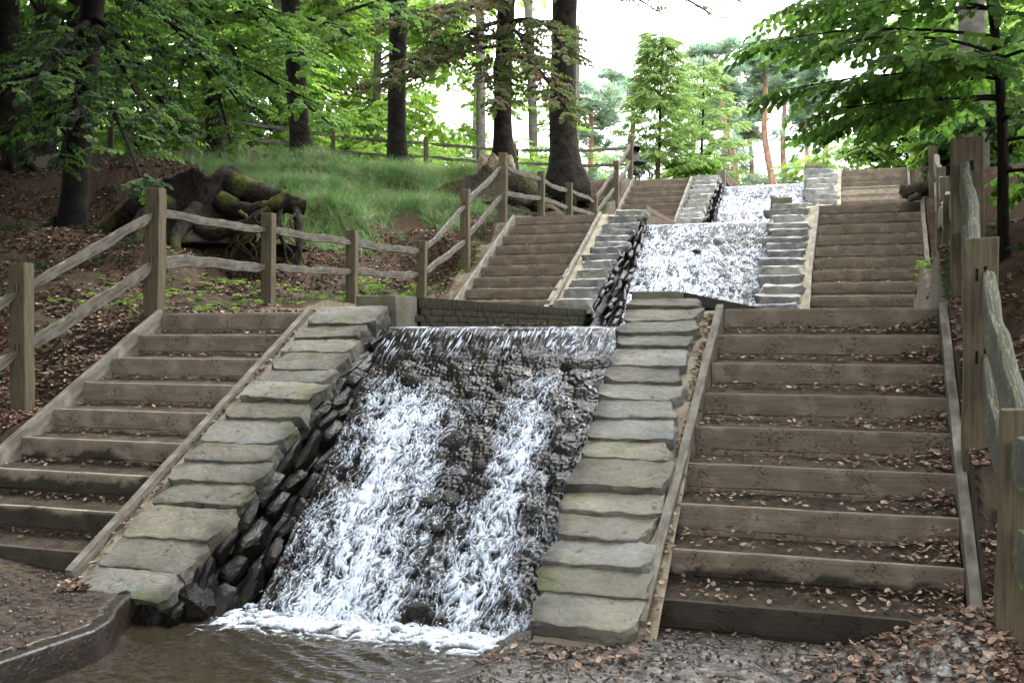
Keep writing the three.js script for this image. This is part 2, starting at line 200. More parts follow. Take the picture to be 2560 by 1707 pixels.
// ---------------------------------------------------------------- the lie of the land
const RISE = 0.211, RUN = 0.366, SL = RISE / RUN;
const FLIGHTS = {
  R1: { x0: -1.154, W: 1.62, z0: 8.70, H0: 1.904 }, R2: { x0: -0.884, W: 1.62, z0: 19.0, H0: 3.926 }, R3: { x0: -0.795, W: 1.62, z0: 29.65, H0: 6.09 },
  L1: { x0: -6.705, W: 1.61, z0: 8.66, H0: 1.895 }, L2: { x0: -6.436, W: 1.605, z0: 18.74, H0: 3.895 }, L3: { x0: -6.356, W: 1.57, z0: 28.69, H0: 5.951 },
};
const stairL = lut([[5.5, 0.02], [5.75, 0.05], [8.66, 1.9], [15.8, 2.02], [18.74, 3.9], [25.75, 4.07], [28.69, 5.95], [33, 6.05], [400, 6.05]]);
const CPT = [ // x, z, height: the banks on both sides
  -6.95, 4, .04, -6.95, 5.5, .18, -6.95, 6.2, .5, -6.95, 7.1, .97, -6.95, 8, 1.48, -6.95, 9, 1.88, -6.95, 10, 1.95, -6.95, 11, 2.0, -6.95, 13, 2.1, -6.95, 15, 2.2, -6.95, 16, 2.3, -6.95, 17, 2.75, -6.95, 18, 3.3, -6.95, 19, 3.85,
  -6.95, 20, 4.05, -6.95, 21, 4.12, -6.95, 23, 4.2, -6.95, 25, 4.35, -6.9, 26, 4.7, -6.9, 27, 5.2, -6.9, 28.7, 6.0, -6.9, 31, 6.05, -6.9, 36, 6.05,
  -7.6, 7.5, 1.16, -8, 7, 1.1, -8, 5, .45, -9, 4, .5, -10, 6, 1.2, -10.1, 10, 2.3, -9, 9, 2.0, -8.5, 11, 2.2, -10, 11, 2.5, -11.9, 13, 3.28, -8.3, 12.5, 2.35, -9.9, 12.4, 2.95, -9.9, 14.2, 3.85, -8.2, 14.5, 2.65, -8.55, 16, 3.1, -9.6, 17, 4.1, -7.6, 16, 2.6,
  -7.8, 18, 3.6, -10.6, 18, 4.6, -8.65, 20, 4.35, -11.75, 20, 5.2, -10.5, 22, 5.3, -8.4, 22, 4.75, -8, 24, 5.0, -9.5, 24.5, 5.7, -12, 25, 6.0, -13.3, 22.5, 5.95, -14.4, 21, 5.95, -15.2, 18, 5.4, -12.5, 16, 4.8, -8.3, 28.4, 6.0, -9.5, 27, 6.0, -11.5, 27, 6.02,
  -16, 16, 4.8, -18, 20, 5.8, -20, 28, 6.05, -14, 10, 2.9, -16, 6, 2.4, -20, 12, 4.2, -24, 18, 6, -30, 10, 5, -22, 0, 2.5, -12, 0, .8, -8, 0, .1, -5, 0, 0, -30, -20, 2, -30, 40, 6.05, -12, 40, 6.05, -50, 20, 6.5,
  .75, 5, .06, .72, 5.6, .2, .75, 6.9, 1.0, .75, 8, 1.58, .75, 8.9, 1.9, .75, 12, 2.0, .75, 15.5, 2.12, .75, 17, 2.9, .75, 18.9, 3.9, .75, 25, 4.1, .75, 27, 5.0, .75, 29.2, 6.05, .75, 34, 6.05,
  1.1, 6, .8, 1.5, 6.6, 1.2, 1.5, 8, 2.1, 1.15, 9, 2.4, 1.5, 10, 2.7, 1.4, 12, 2.95, 2.5, 8, 2.9, 3, 12, 3.8, 2.5, 5.5, 1.2, 1.5, 5, .4, 2, 4, .35, 3, 3, .5, 1.5, 2, .1, 2.5, 16, 4.2, 1.8, 17, 4.2, 1.6, 20, 4.8, 2, 24, 5.3, 2, 29, 6.2, 5, 10, 4.2, 6, 20, 6.2, 8, 30, 6.5, 6, 4, 2, 8, 0, 2, 3, 0, .4,
  20, 20, 7, 20, 0, 4, 25, 40, 6.5, 10, 45, 6.1, -3, 36, 6.05, -3, 45, 6.05, -6, 70, 6.05, -3, 0, 0, -3, -10, 0, 0, -30, 0, -40, 80, 6.05, 30, 80, 6.05, 0, 120, 6.05, -80, 60, 6.2, 60, 10, 7,
];
function bank(x, z) { let s = 0, w = 0; for (let i = 0; i < CPT.length; i += 3) { const dx = x - CPT[i], dz = z - CPT[i + 1], d = dx * dx + dz * dz + 0.12, k = 1 / (d * d); s += k * CPT[i + 2]; w += k; } return s / w; }
const curbX = lut([[0, -4.3], [3.6, -4.16], [4.3, -4.09], [4.65, -4.06], [4.85, -4.12], [5.06, -4.26], [5.4, -4.42], [5.7, -4.5]]);
const WL = -0.10;                                                  // water level of the lower basin
function H(x, z) {
  const rough = 0.05 * fb(x * 0.9, z * 0.9, 4) + 0.03 * fb(x * 3.1 + 40, z * 3.1, 3);
  if (z < 5.9 && x > -6.75 && x < (z > 5.74 ? 0.545 : 0.62)) {                         // foot of the cascade
    if (z > 5.74 && (x < -5.0 || x > -1.22)) return -0.12;
    if (x < curbX(z) - 0.05 || (z > 5.4 && x < -4.4)) return 0.07 + 0.5 * rough + 0.1 * sst(-5.2, -6.4, x) * sst(5, 5.7, z);
    if (x < -2.65) return -0.34 + 0.4 * rough;
    return mix(-0.34, 0.0, sst(-2.65, -1.75, x)) + 0.55 * rough * sst(-2.3, -1.8, x) + 0.1 * sst(0, 0.62, x) + 0.15 * sst(-0.25, 0.45, x) * sst(4.8, 5.7, z) + 0.055 * sst(4.7, 5.6, z) * sst(-1.5, -1.0, x);
  }
  const xlz = z < 15.7 ? -6.78 : z < 25.7 ? -6.53 : -6.45, xrz = z < 15.95 ? 0.545 : z < 26.4 ? 0.83 : 0.92;
  if (x > xlz && x < xrz && z > 5.7 && z < 29.9) {             // stairs, landings, channel
    const s = stairL(z);
    if (x > -4.75 && x < -1.1) return s - 0.75;
    const onL = (z < 8.68) || (z > 15.75 && z < 18.76) || (z > 25.7 && z < 28.7), onR = z < 8.72 || (z > 15.98 && z < 19.02) || (z > 26.6 && z < 29.67);
    if (x < -3 ? onL : onR) return s - 0.45;
    return (x < -3 ? s : lut([[8.7, 1.905], [16, 2.03], [19, 3.925], [26.6, 4.19], [29.6, 6.09]])(z)) - 0.006 + 0.25 * rough;
  }
  let h = bank(x, z) + rough * 1.3;
  const hole = sst(0.9, 0.3, Math.hypot((x + 7.5) / 0.8, (z - 16.9) / 0.9)); h -= 0.35 * hole;   // a washed-out hollow beside the stairs
  return h;
}
const zone = (x, z) => x > -6.8 && x < 0.62 && z > 5.4 && z < 29.9;
function grassy(x, z) { // share of grass cover on the bank
  if (x > -6.9) return 0;
  const a = sst(14.2, 16.8, z + 0.3 * (x + 8)) * sst(-14.5, -11.8, x - 0.25 * (z - 20)) * sst(-7.0, -7.7, x), hole = sst(0.5, 1.2, Math.hypot((x + 7.5) / 1.0, (z - 17) / 1.3));
  const bare = sst(0.0, 0.28, fb(x * 0.55 + 3, z * 0.4, 3) + 0.2 * sst(15, 18, z) + 0.12 * sst(-8, -9.5, x) - 0.3 * sst(-9.3, -7.4, x));
  return a * hole * bare;
}
{
  const xs = [], zs = []; const lines = (arr, a, b, s) => { for (let v = a; v < b - 1e-6; v += s) arr.push(+v.toFixed(4)); };
  for (const [a, b, s] of [[-160, -60, 10], [-60, -24, 2], [-24, -16, 0.5], [-16, -6.8, 0.09]]) lines(xs, a, b, s);
  xs.push(-6.79, -6.77, -6.7, -6.62, -6.54, -6.52, -6.46, -6.44); lines(xs, -6.35, 0.5, 0.1); xs.push(0.54, 0.55, 0.6, 0.65, 0.72, 0.78, 0.825, 0.84, 0.915, 0.93); for (const [a, b, s] of [[0.99, 3.2, 0.07], [3.3, 8, 0.4], [8, 24, 2], [24, 161, 12]]) lines(xs, a, b, s);
  for (const [a, b, s] of [[-160, -20, 10], [-20, 2, 1], [2, 5.6, 0.08]]) lines(zs, a, b, s);
  zs.push(5.7, 5.73, 5.75); lines(zs, 5.8, 8.6, 0.09); zs.push(8.65, 8.69, 8.71, 8.73); lines(zs, 8.8, 31, 0.1); for (const [a, b, s] of [[31, 40, 0.5], [40, 80, 4], [80, 261, 15]]) lines(zs, a, b, s);
  const nx = xs.length, nz = zs.length, pos = new Float32Array(nx * nz * 3), uv = new Float32Array(nx * nz * 2), col = new Float32Array(nx * nz * 3), idx = [];
  const soil = [0.07, 0.052, 0.037], dark = [0.036, 0.027, 0.02], brown = [0.07, 0.045, 0.03], green = [0.05, 0.09, 0.022], mossy = [0.055, 0.06, 0.014], path = [0.17, 0.143, 0.108];
  for (let j = 0; j < nz; j++) for (let i = 0; i < nx; i++) {
    const x = xs[i], z = zs[j], k = j * nx + i; pos.set([x, H(x, z), -z], k * 3); uv.set([x / 1.4, z / 1.4], k * 2);
    const near = Math.abs(x) < 40 && z < 60 && z > -5; let c = soil;
    if (near) {
      c = lerp3(soil, dark, clamp(0.5 + 1.4 * fb(x * 0.7, z * 0.7, 4)));
      if (x < -6.8 || x > 0.6) { c = lerp3(c, brown, clamp(0.5 + 1.5 * fb(x * 0.5 + 9, z * 0.5, 3))); c = lerp3(c, mossy, 0.8 * sst(0.05, 0.35, fb(x * 0.35 + 20, z * 0.35, 3)) * sst(-8.5, -11, x) * sst(18, 14, z)); }
      c = lerp3(c, green, 0.85 * grassy(x, z)); if (z > 30 && x < -6.9) c = lerp3(c, green, 0.8);
      if (zone(x, z) && z > 8) c = lerp3(path, soil, clamp(0.4 + fb(x * 1.1, z * 1.1, 3)));
      if (z < 5.9 && x > -6.7 && x < -2) c = lerp3([0.05, 0.035, 0.022], [0.02, 0.016, 0.012], clamp(0.5 + 1.3 * fb(x * 1.5, z * 1.5, 4)));
      if (z < 5.9 && x > -2 && x < 0.6) c = dark;
    }
    col.set(c, k * 3); if (i < nx - 1 && j < nz - 1) { const a = k, b = k + 1, e = k + nx, f = e + 1; idx.push(a, b, e, b, f, e); }
  }
  const g = new THREE.BufferGeometry(); g.setAttribute('position', new THREE.BufferAttribute(pos, 3)); g.setAttribute('uv', new THREE.BufferAttribute(uv, 2)); g.setAttribute('color', new THREE.BufferAttribute(col, 3)); g.setIndex(idx); g.computeVertexNormals();
  struct('ground', g, M.ground, 'brown woodland soil banks and landings on both sides of the cascade');
}
// a sheet laid over part of the ground, lift metres above it
function overlay(name, x0, x1, z0, z1, step, m, hf, cf, label, keep) {
  const nx = Math.round((x1 - x0) / step), nz = Math.round((z1 - z0) / step), pos = [], uv = [], col = [], idx = [];
  for (let j = 0; j <= nz; j++) for (let i = 0; i <= nx; i++) { const x = mix(x0, x1, i / nx), z = mix(z0, z1, j / nz); pos.push(x, hf(x, z), -z); uv.push(x / 1.1, z / 1.1); const c = cf(x, z); col.push(...c); if (i < nx && j < nz && (!keep || keep(x + step / 2, z + step / 2))) { const a = j * (nx + 1) + i; idx.push(a, a + 1, a + nx + 1, a + 1, a + nx + 2, a + nx + 1); } }
  const g = new THREE.BufferGeometry(); g.setAttribute('position', new THREE.Float32BufferAttribute(pos, 3)); g.setAttribute('uv', new THREE.Float32BufferAttribute(uv, 2)); g.setAttribute('color', new THREE.Float32BufferAttribute(col, col.length / (pos.length / 3))); g.setIndex(idx); g.computeVertexNormals();
  return struct(name, g, m, label);
}
overlay('path', -2.3, 0.62, 2.6, 5.73, 0.03, M.wetGround, (x, z) => H(x, z) + 0.006 + 0.016 * fb(x * 5, z * 9, 4) + 0.012 * Math.abs(n2(x * 22, z * 34)), (x, z) => { const k = 0.75 + 0.9 * sst(-0.3, 0.5, fb(x * 1.6, z * 2.5, 3)); return [k, k, k]; }, 'wet muddy path of trodden soil at the foot of the right-hand steps');
overlay('path', -6.6, -4.0, 2.6, 5.74, 0.05, M.wetGround, (x, z) => H(x, z) + 0.006 + 0.016 * fb(x * 5, z * 7, 4), (x, z) => { const k = 0.62 + 0.8 * fb(x * 2, z * 3, 3); return [k * 1.15, k * 0.98, k * 0.8]; }, 'wet brown path at the foot of the left-hand steps, behind a curved kerb', (x, z) => x < curbX(z) - 0.03);
{ // curved concrete kerb between that path and the basin
  const top = [], out = []; for (let z = 2.6; z <= 5.42; z += 0.06) { const x = curbX(z); top.push([x, z]); }
  const pos = [], uv = [], idx = []; top.forEach(([x, z], i) => { const w = 0.02 * fb(z * 5, 3, 4); for (const [dx, h] of [[-0.12, 0.02], [-0.08, 0.07 + 0.3 * w], [-0.01 + w, 0.074 + 0.5 * w], [0.012 + w, 0.055], [0.03 + 2 * w, -0.1], [0.05, -0.42]]) pos.push(x + dx, h, -z); for (let k = 0; k < 6; k++) uv.push(z / 0.9, [0, 0.03, 0.1, 0.13, 0.33, 0.6][k]); if (i) for (let k = 0; k < 5; k++) { const a = (i - 1) * 6 + k, b = a + 6; idx.push(a, a + 1, b, a + 1, b + 1, b); } });
  const g = new THREE.BufferGeometry(); g.setAttribute('position', new THREE.Float32BufferAttribute(pos, 3)); g.setAttribute('uv', new THREE.Float32BufferAttribute(uv, 2)); g.setIndex(idx); g.computeVertexNormals();
  const m = mat([0.3, 0.24, 0.19], 0.42, { map: M.wetGround.map, bumpMap: dirtH, bumpScale: 0.01 });
  struct('kerb', g, m, 'dark wet curved concrete kerb along the left edge of the basin');
}

// ---------------------------------------------------------------- stairs
const _wet = { R1: [0.05, 0.2], L1: [0.05, 0.18] };
function staircase(key, label) {
  const f = FLIGHTS[key], t = thing('staircase', label, 'stairs', 'flights of timber-edged steps beside the cascade', P3(f.x0 + f.W / 2, f.H0 - 9 * RISE, f.z0 - 8 * RUN)), o = t.position, near = key[1] === '1';
  const sx = near ? 40 : 12;
  for (let i = 0; i < 9; i++) {
    const h = f.H0 - i * RISE, z = f.z0 - i * RUN, low = 0.055, hi = RISE - low;
    for (const [hh, y, d] of [[hi - 0.004, h - hi / 2, 0], [low + 0.012, h - hi - low / 2 - 0.006, 0.004 + 0.006 * rnd()]]) {
      const s = seed_++, g = roughBox(f.W + 0.02, hh, 0.05, sx, near ? 6 : 2, 2, 0.006, [0.004, 0.0035, 0.005], 3, s, 0.9);
      const stain = (x, y2) => { // damp rising into the lowest boards
        if (!near) return 0; const up = y + y2 - (h - RISE), e = 0.07 * fb((x + s * 0.01) * 2.2 + i * 7, 3, 4) * 1.6 + 0.05 * fb(x * 9, y2 * 9, 3);
        if (i === 8) return key === 'R1' ? 1 : 0.95; if (i === 7) return sst(0.11, 0.085, up + e + (key === 'R1' ? 0 : -0.1)); if (key === 'L1') { if (i === 6) return sst(0.16, 0.135, up + 1.6 * e); if (i === 5) return sst(0.09, 0.065, up + 1.7 * e); } return 0;
      };
      const base = 0.94 + 0.14 * (hash2(s, 3) - 0.5);
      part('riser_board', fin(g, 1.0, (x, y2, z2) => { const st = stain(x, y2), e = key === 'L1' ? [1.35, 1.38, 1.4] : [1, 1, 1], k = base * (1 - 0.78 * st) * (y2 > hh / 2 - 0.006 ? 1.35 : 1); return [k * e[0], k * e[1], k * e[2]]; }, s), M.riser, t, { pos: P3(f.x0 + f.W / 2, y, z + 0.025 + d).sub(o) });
    }
    if (i) { // gravelly tread behind this riser
      const nx = near ? 34 : 16, nz = near ? 9 : 4, g = new THREE.PlaneGeometry(f.W, RUN - 0.05, nx, nz); g.rotateX(-Math.PI / 2); const p = g.attributes.position;
      for (let k = 0; k < p.count; k++) { const b = (RUN / 2 - 0.025 - p.getZ(k)) / (RUN - 0.05), x = p.getX(k); p.setY(k, -0.008 + 0.03 * b + 0.02 * b * fb(x * 2 + i * 5, 1, 3) + 0.008 * fb(x * 9, b * 3 + i, 3) + (near && key === 'R1' ? 0.05 * sst(0.35, 0.8, x) * b * b : 0)); }
      g.computeVertexNormals(); const dk = near && i > 5 ? 0.34 : near ? 0.48 : 0.95;
      part('tread', fin(g, 1.0, (x, y, zz) => { const k = (0.9 + 0.5 * fb(x * 3, zz * 5 + i, 3)) * dk; return [k, k * 0.98, k * 0.95]; }, i), M.gravel, t, { pos: P3(f.x0 + f.W / 2, h, z + 0.05 + (RUN - 0.05) / 2).sub(o) });
    }
  }
  const L = Math.hypot(8.55 * RUN, 8.55 * RISE), ang = Math.atan(SL);
  for (const sd of [0, 1]) {
    const s = seed_++, g = roughBox(0.065, 0.24, L, 2, 3, 60, 0.01, [0.006, 0.005, 0.004], 1.6, s, 0.8);
    const n = P3(f.x0 + (sd ? f.W + 0.043 : -0.043), f.H0 - 4.12 * RISE - 0.094, f.z0 - 4.12 * RUN).sub(o);
    part('stringer', fin(g, 0.8, null, s), M.stringer, t, { pos: n, rot: [ang, 0, 0] });
  }
  return t;
}
staircase('R1', 'nearest right flight of broad muddy steps strewn with brown leaves');
staircase('R2', 'middle right flight of dark steps above the landing, beside the long cascade');
staircase('R3', 'topmost right flight of small brown steps under the overhanging branch');
staircase('L1', 'nearest left flight of grey timber steps with damp stained lower risers');
staircase('L2', 'middle left flight of brown steps with pale gravel treads behind the brick wall');
staircase('L3', 'topmost left flight of steps next to the parked pushchair');

// ---------------------------------------------------------------- stone cheek walls
const TH = Math.atan(SL);
function cheek(o_) {
  const { label, z0, h0, xa, xb, cuts, zEnd, xEnd, inner, xm0, xm1, rocks, tone = 1, rough } = o_;   // xa..xb: the stones' ends at the top; xEnd: their shift at the foot
  const t = thing('stone_wall', label, 'wall', 'stone-capped walls lining the cascade', P3((xa + xb) / 2, h0 - (z0 - zEnd) * SL, zEnd)), o = t.position, w = xb - xa;
  for (let i = 0; i + 1 < cuts.length; i++) {
    const za = cuts[i], zb = cuts[i + 1], l = (za - zb) / Math.cos(TH), zc = (za + zb) / 2, f = (z0 - zc) / (z0 - zEnd), s = seed_++, r = rngOf(s * 13), tilt = (o_.flush ? 0.02 + 0.1 * r() : 0.06 + 0.1 * r()) * (rough ?? 1), th = 0.15 + 0.05 * r();
    const ww = w * (0.93 + 0.13 * r()), g = roughBox(ww, th, l * 0.985 + 0.012, rough ? 20 : 34, rough ? 5 : 6, rough ? 10 : 18, 0.007 + 0.009 * r(), (v) => { const e = sst(0.55, 1, Math.abs(v.x) / (ww / 2)), q = sst(0.5, 1, Math.abs(v.z) / (l / 2)); return [0.014 + 0.03 * e, 0.008 + 0.01 * e, 0.01 + 0.012 * q]; }, 4.2, s, 0.35, rough ? 0.015 : 0.013, 4);
    const tn = tone * (0.78 + 0.5 * r()), bl = r(), side = inner > (xa + xb) / 2 ? 1 : -1;
    if (rough) { // thin flagstones laid almost level, one above the other
      const st = (za - zb) * SL, gh = roughBox(ww, st + 0.02, za - zb + 0.16, 24, 4, 8, 0.012, (v) => { const e = sst(0.5, 1, Math.abs(v.x) / (ww / 2)); return [0.035 + 0.09 * e, 0.022 + 0.014 * e, 0.03]; }, 4.4, s, 0.4, 0.014, 3);
      part('stone', fin(gh, 1.1, (x, y, z) => { const k = tn * (0.9 + 0.25 * fb(x * 3 + s, z * 3, 2)); return [k * (1.02 - 0.06 * bl), k, k * (0.93 + 0.14 * bl)]; }, s), M.slabPale, t, { pos: P3((xa + xb) / 2 + xEnd * f + 0.06 * (r() - 0.5), h0 - (z0 - zb) * SL + st * 0.25 + 0.015 * (r() - 0.5) - 0.01, (za + zb) / 2 + 0.06).sub(o), rot: [0.06 + 0.12 * r(), 0.08 * (r() - 0.5), 0.05 * (r() - 0.5)] });
      continue;
    }
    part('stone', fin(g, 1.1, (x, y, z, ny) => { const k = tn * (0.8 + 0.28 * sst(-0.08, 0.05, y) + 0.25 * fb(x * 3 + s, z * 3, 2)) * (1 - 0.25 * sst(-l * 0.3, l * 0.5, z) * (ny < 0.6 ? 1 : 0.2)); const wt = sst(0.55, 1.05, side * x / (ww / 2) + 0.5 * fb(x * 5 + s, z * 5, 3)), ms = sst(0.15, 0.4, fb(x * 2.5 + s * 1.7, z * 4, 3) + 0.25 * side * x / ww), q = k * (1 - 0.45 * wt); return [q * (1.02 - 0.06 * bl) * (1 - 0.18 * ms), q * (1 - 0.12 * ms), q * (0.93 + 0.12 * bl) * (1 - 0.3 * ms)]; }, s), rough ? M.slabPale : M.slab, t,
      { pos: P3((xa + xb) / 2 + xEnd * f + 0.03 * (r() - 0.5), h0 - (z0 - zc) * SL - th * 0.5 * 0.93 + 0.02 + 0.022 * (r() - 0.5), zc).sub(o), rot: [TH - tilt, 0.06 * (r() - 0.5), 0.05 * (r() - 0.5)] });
  }
  // mortar bed under the stones, out to the stairs
  const n = 46, pos = [], idx = []; for (let j = 0; j <= n; j++) for (let i = 0; i <= 10; i++) { const f = j / n, z = mix(z0 + 0.15, zEnd + 0.02, f), x = mix(xm0, xm1, i / 10) + xEnd * f, zz = Math.min(z, z0); pos.push(x - o.x, h0 - (z0 - zz) * SL - 0.045 + 0.03 * fb(x * 4, z * 4, 3) - o.y, -z - o.z); if (i < 10 && j < n) { const a = j * 11 + i; idx.push(a, a + 1, a + 11, a + 1, a + 12, a + 11); } }
  const g = new THREE.BufferGeometry(); g.setAttribute('position', new THREE.Float32BufferAttribute(pos, 3)); g.setIndex(idx); g.computeVertexNormals();
  part('mortar_bed', fin(g, 0.8), M.mortar, t);
  // core of the wall below
  const sh = new THREE.Shape(); const zt = z0 + 0.3, yb = -0.7; sh.moveTo(-zt, h0 - 0.16); sh.lineTo(-z0, h0 - 0.16); sh.lineTo(-zEnd, h0 - (z0 - zEnd) * SL - 0.16); sh.lineTo(-zEnd, h0 - (z0 - zEnd) * SL + yb); sh.lineTo(-zt, h0 - (z0 - zEnd) * SL + yb); sh.closePath();
  const cx0 = Math.min(xm0, xm1), cx1 = Math.max(xm0, xm1), core = new THREE.ExtrudeGeometry(sh, { depth: cx1 - cx0 - 0.04, bevelEnabled: false }); core.rotateY(-Math.PI / 2); core.translate(cx1 - 0.02 + xEnd * 0.5 - o.x, -o.y, -o.z);
  part('wall_core', fin(core, 0.9), M.wetRock, t);
  if (rocks) { // battered inner face: dark stones fitted into a wet backing
    const fx = (f, v) => inner + xEnd * f - 0.06 + mix(0, mix(rocks.b0, rocks.b1, f), v), fy = (f, v, z) => h0 - (z0 - z) * SL - 0.12 - v * mix(rocks.d0, rocks.d1, f), pos2 = [], idx2 = [], nf = 60;
    for (let j = 0; j <= nf; j++) for (let i = 0; i <= 6; i++) { const f = j / nf, z = mix(z0 + 0.05, zEnd - 0.1, f), v = i / 6 * 1.25; pos2.push(fx(f, v) - 0.02 + 0.03 * fb(z * 5, v * 4, 3) - o.x, fy(f, v, z) - o.y, -z - o.z); if (i < 6 && j < nf) { const q = j * 7 + i; idx2.push(q, q + 1, q + 7, q + 1, q + 8, q + 7); } }
    const gb = new THREE.BufferGeometry(); gb.setAttribute('position', new THREE.Float32BufferAttribute(pos2, 3)); gb.setIndex(idx2); gb.computeVertexNormals(); part('rock_face', fin(gb, 0.8), M.wetRock, t);
    const per = Math.ceil(rocks.n / rocks.rows);
    for (let r = 0; r < rocks.rows; r++) { let f = R(-.02, .02); while (f < 1.0) { const wz = R(0.7, 1.7) / per; const fc = f + wz / 2; f += wz; if (fc > 1.02) break; const v = (r + 0.5 + 0.16 * R(-1, 1)) / rocks.rows, z = mix(z0 - 0.02, zEnd, fc), d = mix(rocks.d0, rocks.d1, fc), L = (z0 - zEnd) * wz;
      part('rock', FACE[Math.floor(rnd() * FACE.length)], rough || rnd() < 0.6 ? M.wetRock : M.wetRock2, t, { pos: P3(fx(fc, v), fy(fc, v, z), z).sub(o), rot: [TH + R(-.2, .2), R(-.16, .16), -0.55 + R(-.14, .14)] }).scale.set(R(0.045, 0.085) * (rough ? 0.7 : 1), d / rocks.rows * R(0.9, 1.15), L * R(0.56, 0.68)); } }
  }
  return t;
}
M.wetRock2 = wetMat([0.36, 0.34, 0.31], 0.4, { specularIntensity: 0.25, map: M.wetRock.map, bumpMap: rockH, bumpScale: 0.014 });
const ROCKS = []; for (let i = 0; i < 9; i++) ROCKS.push(rockGeo(i + 1, 3, 10));
const FACE = []; for (let i = 0; i < 8; i++) { const r = rngOf(900 + i); let g = new THREE.BoxGeometry(2, 2, 2, 6, 6, 6); g.deleteAttribute('uv'); g.deleteAttribute('normal'); g = mergeVertices(g, 1e-4); const p = g.attributes.position, v = new THREE.Vector3(), PL = [...Array(5)].map(() => [new THREE.Vector3(0.5 + r(), r() * 2 - 1, r() * 2 - 1).normalize(), 0.8 + 0.25 * r()]); for (let k = 0; k < p.count; k++) { v.fromBufferAttribute(p, k); const q = Math.pow(Math.pow(Math.abs(v.x), 5) + Math.pow(Math.abs(v.y), 5) + Math.pow(Math.abs(v.z), 5), 0.2); v.multiplyScalar(1 / Math.max(q, 1)); for (const [n, d] of PL) { const e = n.dot(v) - d; if (e > 0) v.addScaledVector(n, -e); } v.x += 0.1 * n3(v.x * 2 + i, v.y * 2, v.z * 2); v.y += 0.1 * n3(v.x * 2, v.y * 2 + i * 3, v.z * 2); v.z += 0.1 * n3(v.x * 2, v.y * 2, v.z * 2 + i * 5); p.setXYZ(k, v.x, v.y, v.z); } FACE.push(fin(toCreasedNormals(g, 0.45), 4, null, i)); }
const cutsFrom = (a, b, lo, hi, s) => { const r = rngOf(s), c = [a]; while (c[c.length - 1] - b > lo * 0.7) c.push(Math.max(b, c[c.length - 1] - mix(lo, hi, r()))); c[c.length - 1] = b; return c; };
const wallF1 = cheek({ label: 'left stone wall of the lowest cascade, with large grey slabs above black wet rocks', z0: 8.68, h0: 1.93, xa: -4.98, xb: -4.24, cuts: [8.72, 8.39, 8.18, 7.99, 7.74, 7.56, 7.32, 7.12, 6.8, 6.62, 6.41, 6.18, 5.88, 5.6, 5.38], zEnd: 5.4, xEnd: 0.12, inner: -4.26, xm0: -5.1, xm1: -4.3, tone: 0.92, flush: true, rocks: { n: 40, rows: 3, d0: 0.16, d1: 0.42, b0: 0.1, b1: 0.42, r0: 0.11, r1: 0.17 } });
[[-4.32, -0.1, 5.42, .18], [-4.47, -0.06, 5.4, .15], [-4.14, -0.08, 5.58, .2], [-4.38, -0.2, 5.22, .15], [-4.2, 0.02, 5.72, .17], [-4.02, -0.1, 5.78, .16]].forEach(([x, y, z, q], k) => part('rock', ROCKS[k], k % 2 ? M.wetRock : M.wetRock2, wallF1, { pos: P3(x, y, z).sub(wallF1.position), rot: [k, k * 2, k * 3] }).scale.setScalar(q));
cheek({ label: 'right stone wall of the lowest cascade, pale slabs laid like a narrow stair', z0: 8.68, h0: 1.93, xa: -1.97, xb: -1.34, cuts: [8.78, 8.63, 8.44, 8.25, 8.08, 7.82, 7.63, 7.43, 7.22, 7.01, 6.82, 6.53, 6.33, 6.12, 5.9, 5.71, 5.46], zEnd: 5.4, xEnd: 0.15, inner: -1.95, xm0: -1.92, xm1: -1.24 });
cheek({ label: 'left stone wall of the middle cascade above the mossy brick wall', z0: 18.8, h0: 3.93, xa: -4.55, xb: -3.98, cuts: cutsFrom(18.9, 15.6, 0.2, 0.3, 5), zEnd: 15.6, xEnd: -0.15, inner: -4.0, xm0: -4.8, xm1: -4.05, tone: 1.6, rough: 1.05, rocks: { n: 40, rows: 3, d0: 0.25, d1: 0.45, b0: 0.12, b1: 0.45, r0: 0.13, r1: 0.19 } });
cheek({ label: 'right stone wall of the middle cascade, thin pale stones stacked up the slope', z0: 18.9, h0: 3.95, xa: -1.72, xb: -1.08, cuts: cutsFrom(19.0, 15.6, 0.2, 0.29, 6), zEnd: 15.6, xEnd: 0.09, inner: -1.7, xm0: -1.68, xm1: -0.96, tone: 1.6, rough: 1.05 });
cheek({ label: 'left stone wall of the topmost cascade, bleached white stones', z0: 29.1, h0: 6.03, xa: -4.66, xb: -4.02, cuts: cutsFrom(29.2, 26.0, 0.24, 0.34, 7), zEnd: 26.0, xEnd: -0.12, inner: -4.02, xm0: -4.78, xm1: -4.05, tone: 1.85, rough: 1.1, rocks: { n: 30, rows: 2, d0: 0.3, d1: 0.4, b0: 0.1, b1: 0.3, r0: 0.16, r1: 0.2 } });
cheek({ label: 'right stone wall of the topmost cascade, short stack of bleached stones', z0: 29.3, h0: 6.08, xa: -1.74, xb: -0.97, cuts: cutsFrom(29.4, 26.3, 0.24, 0.34, 8), zEnd: 26.3, xEnd: 0.1, inner: -1.74, xm0: -1.7, xm1: -0.84, tone: 1.85, rough: 1.1 });

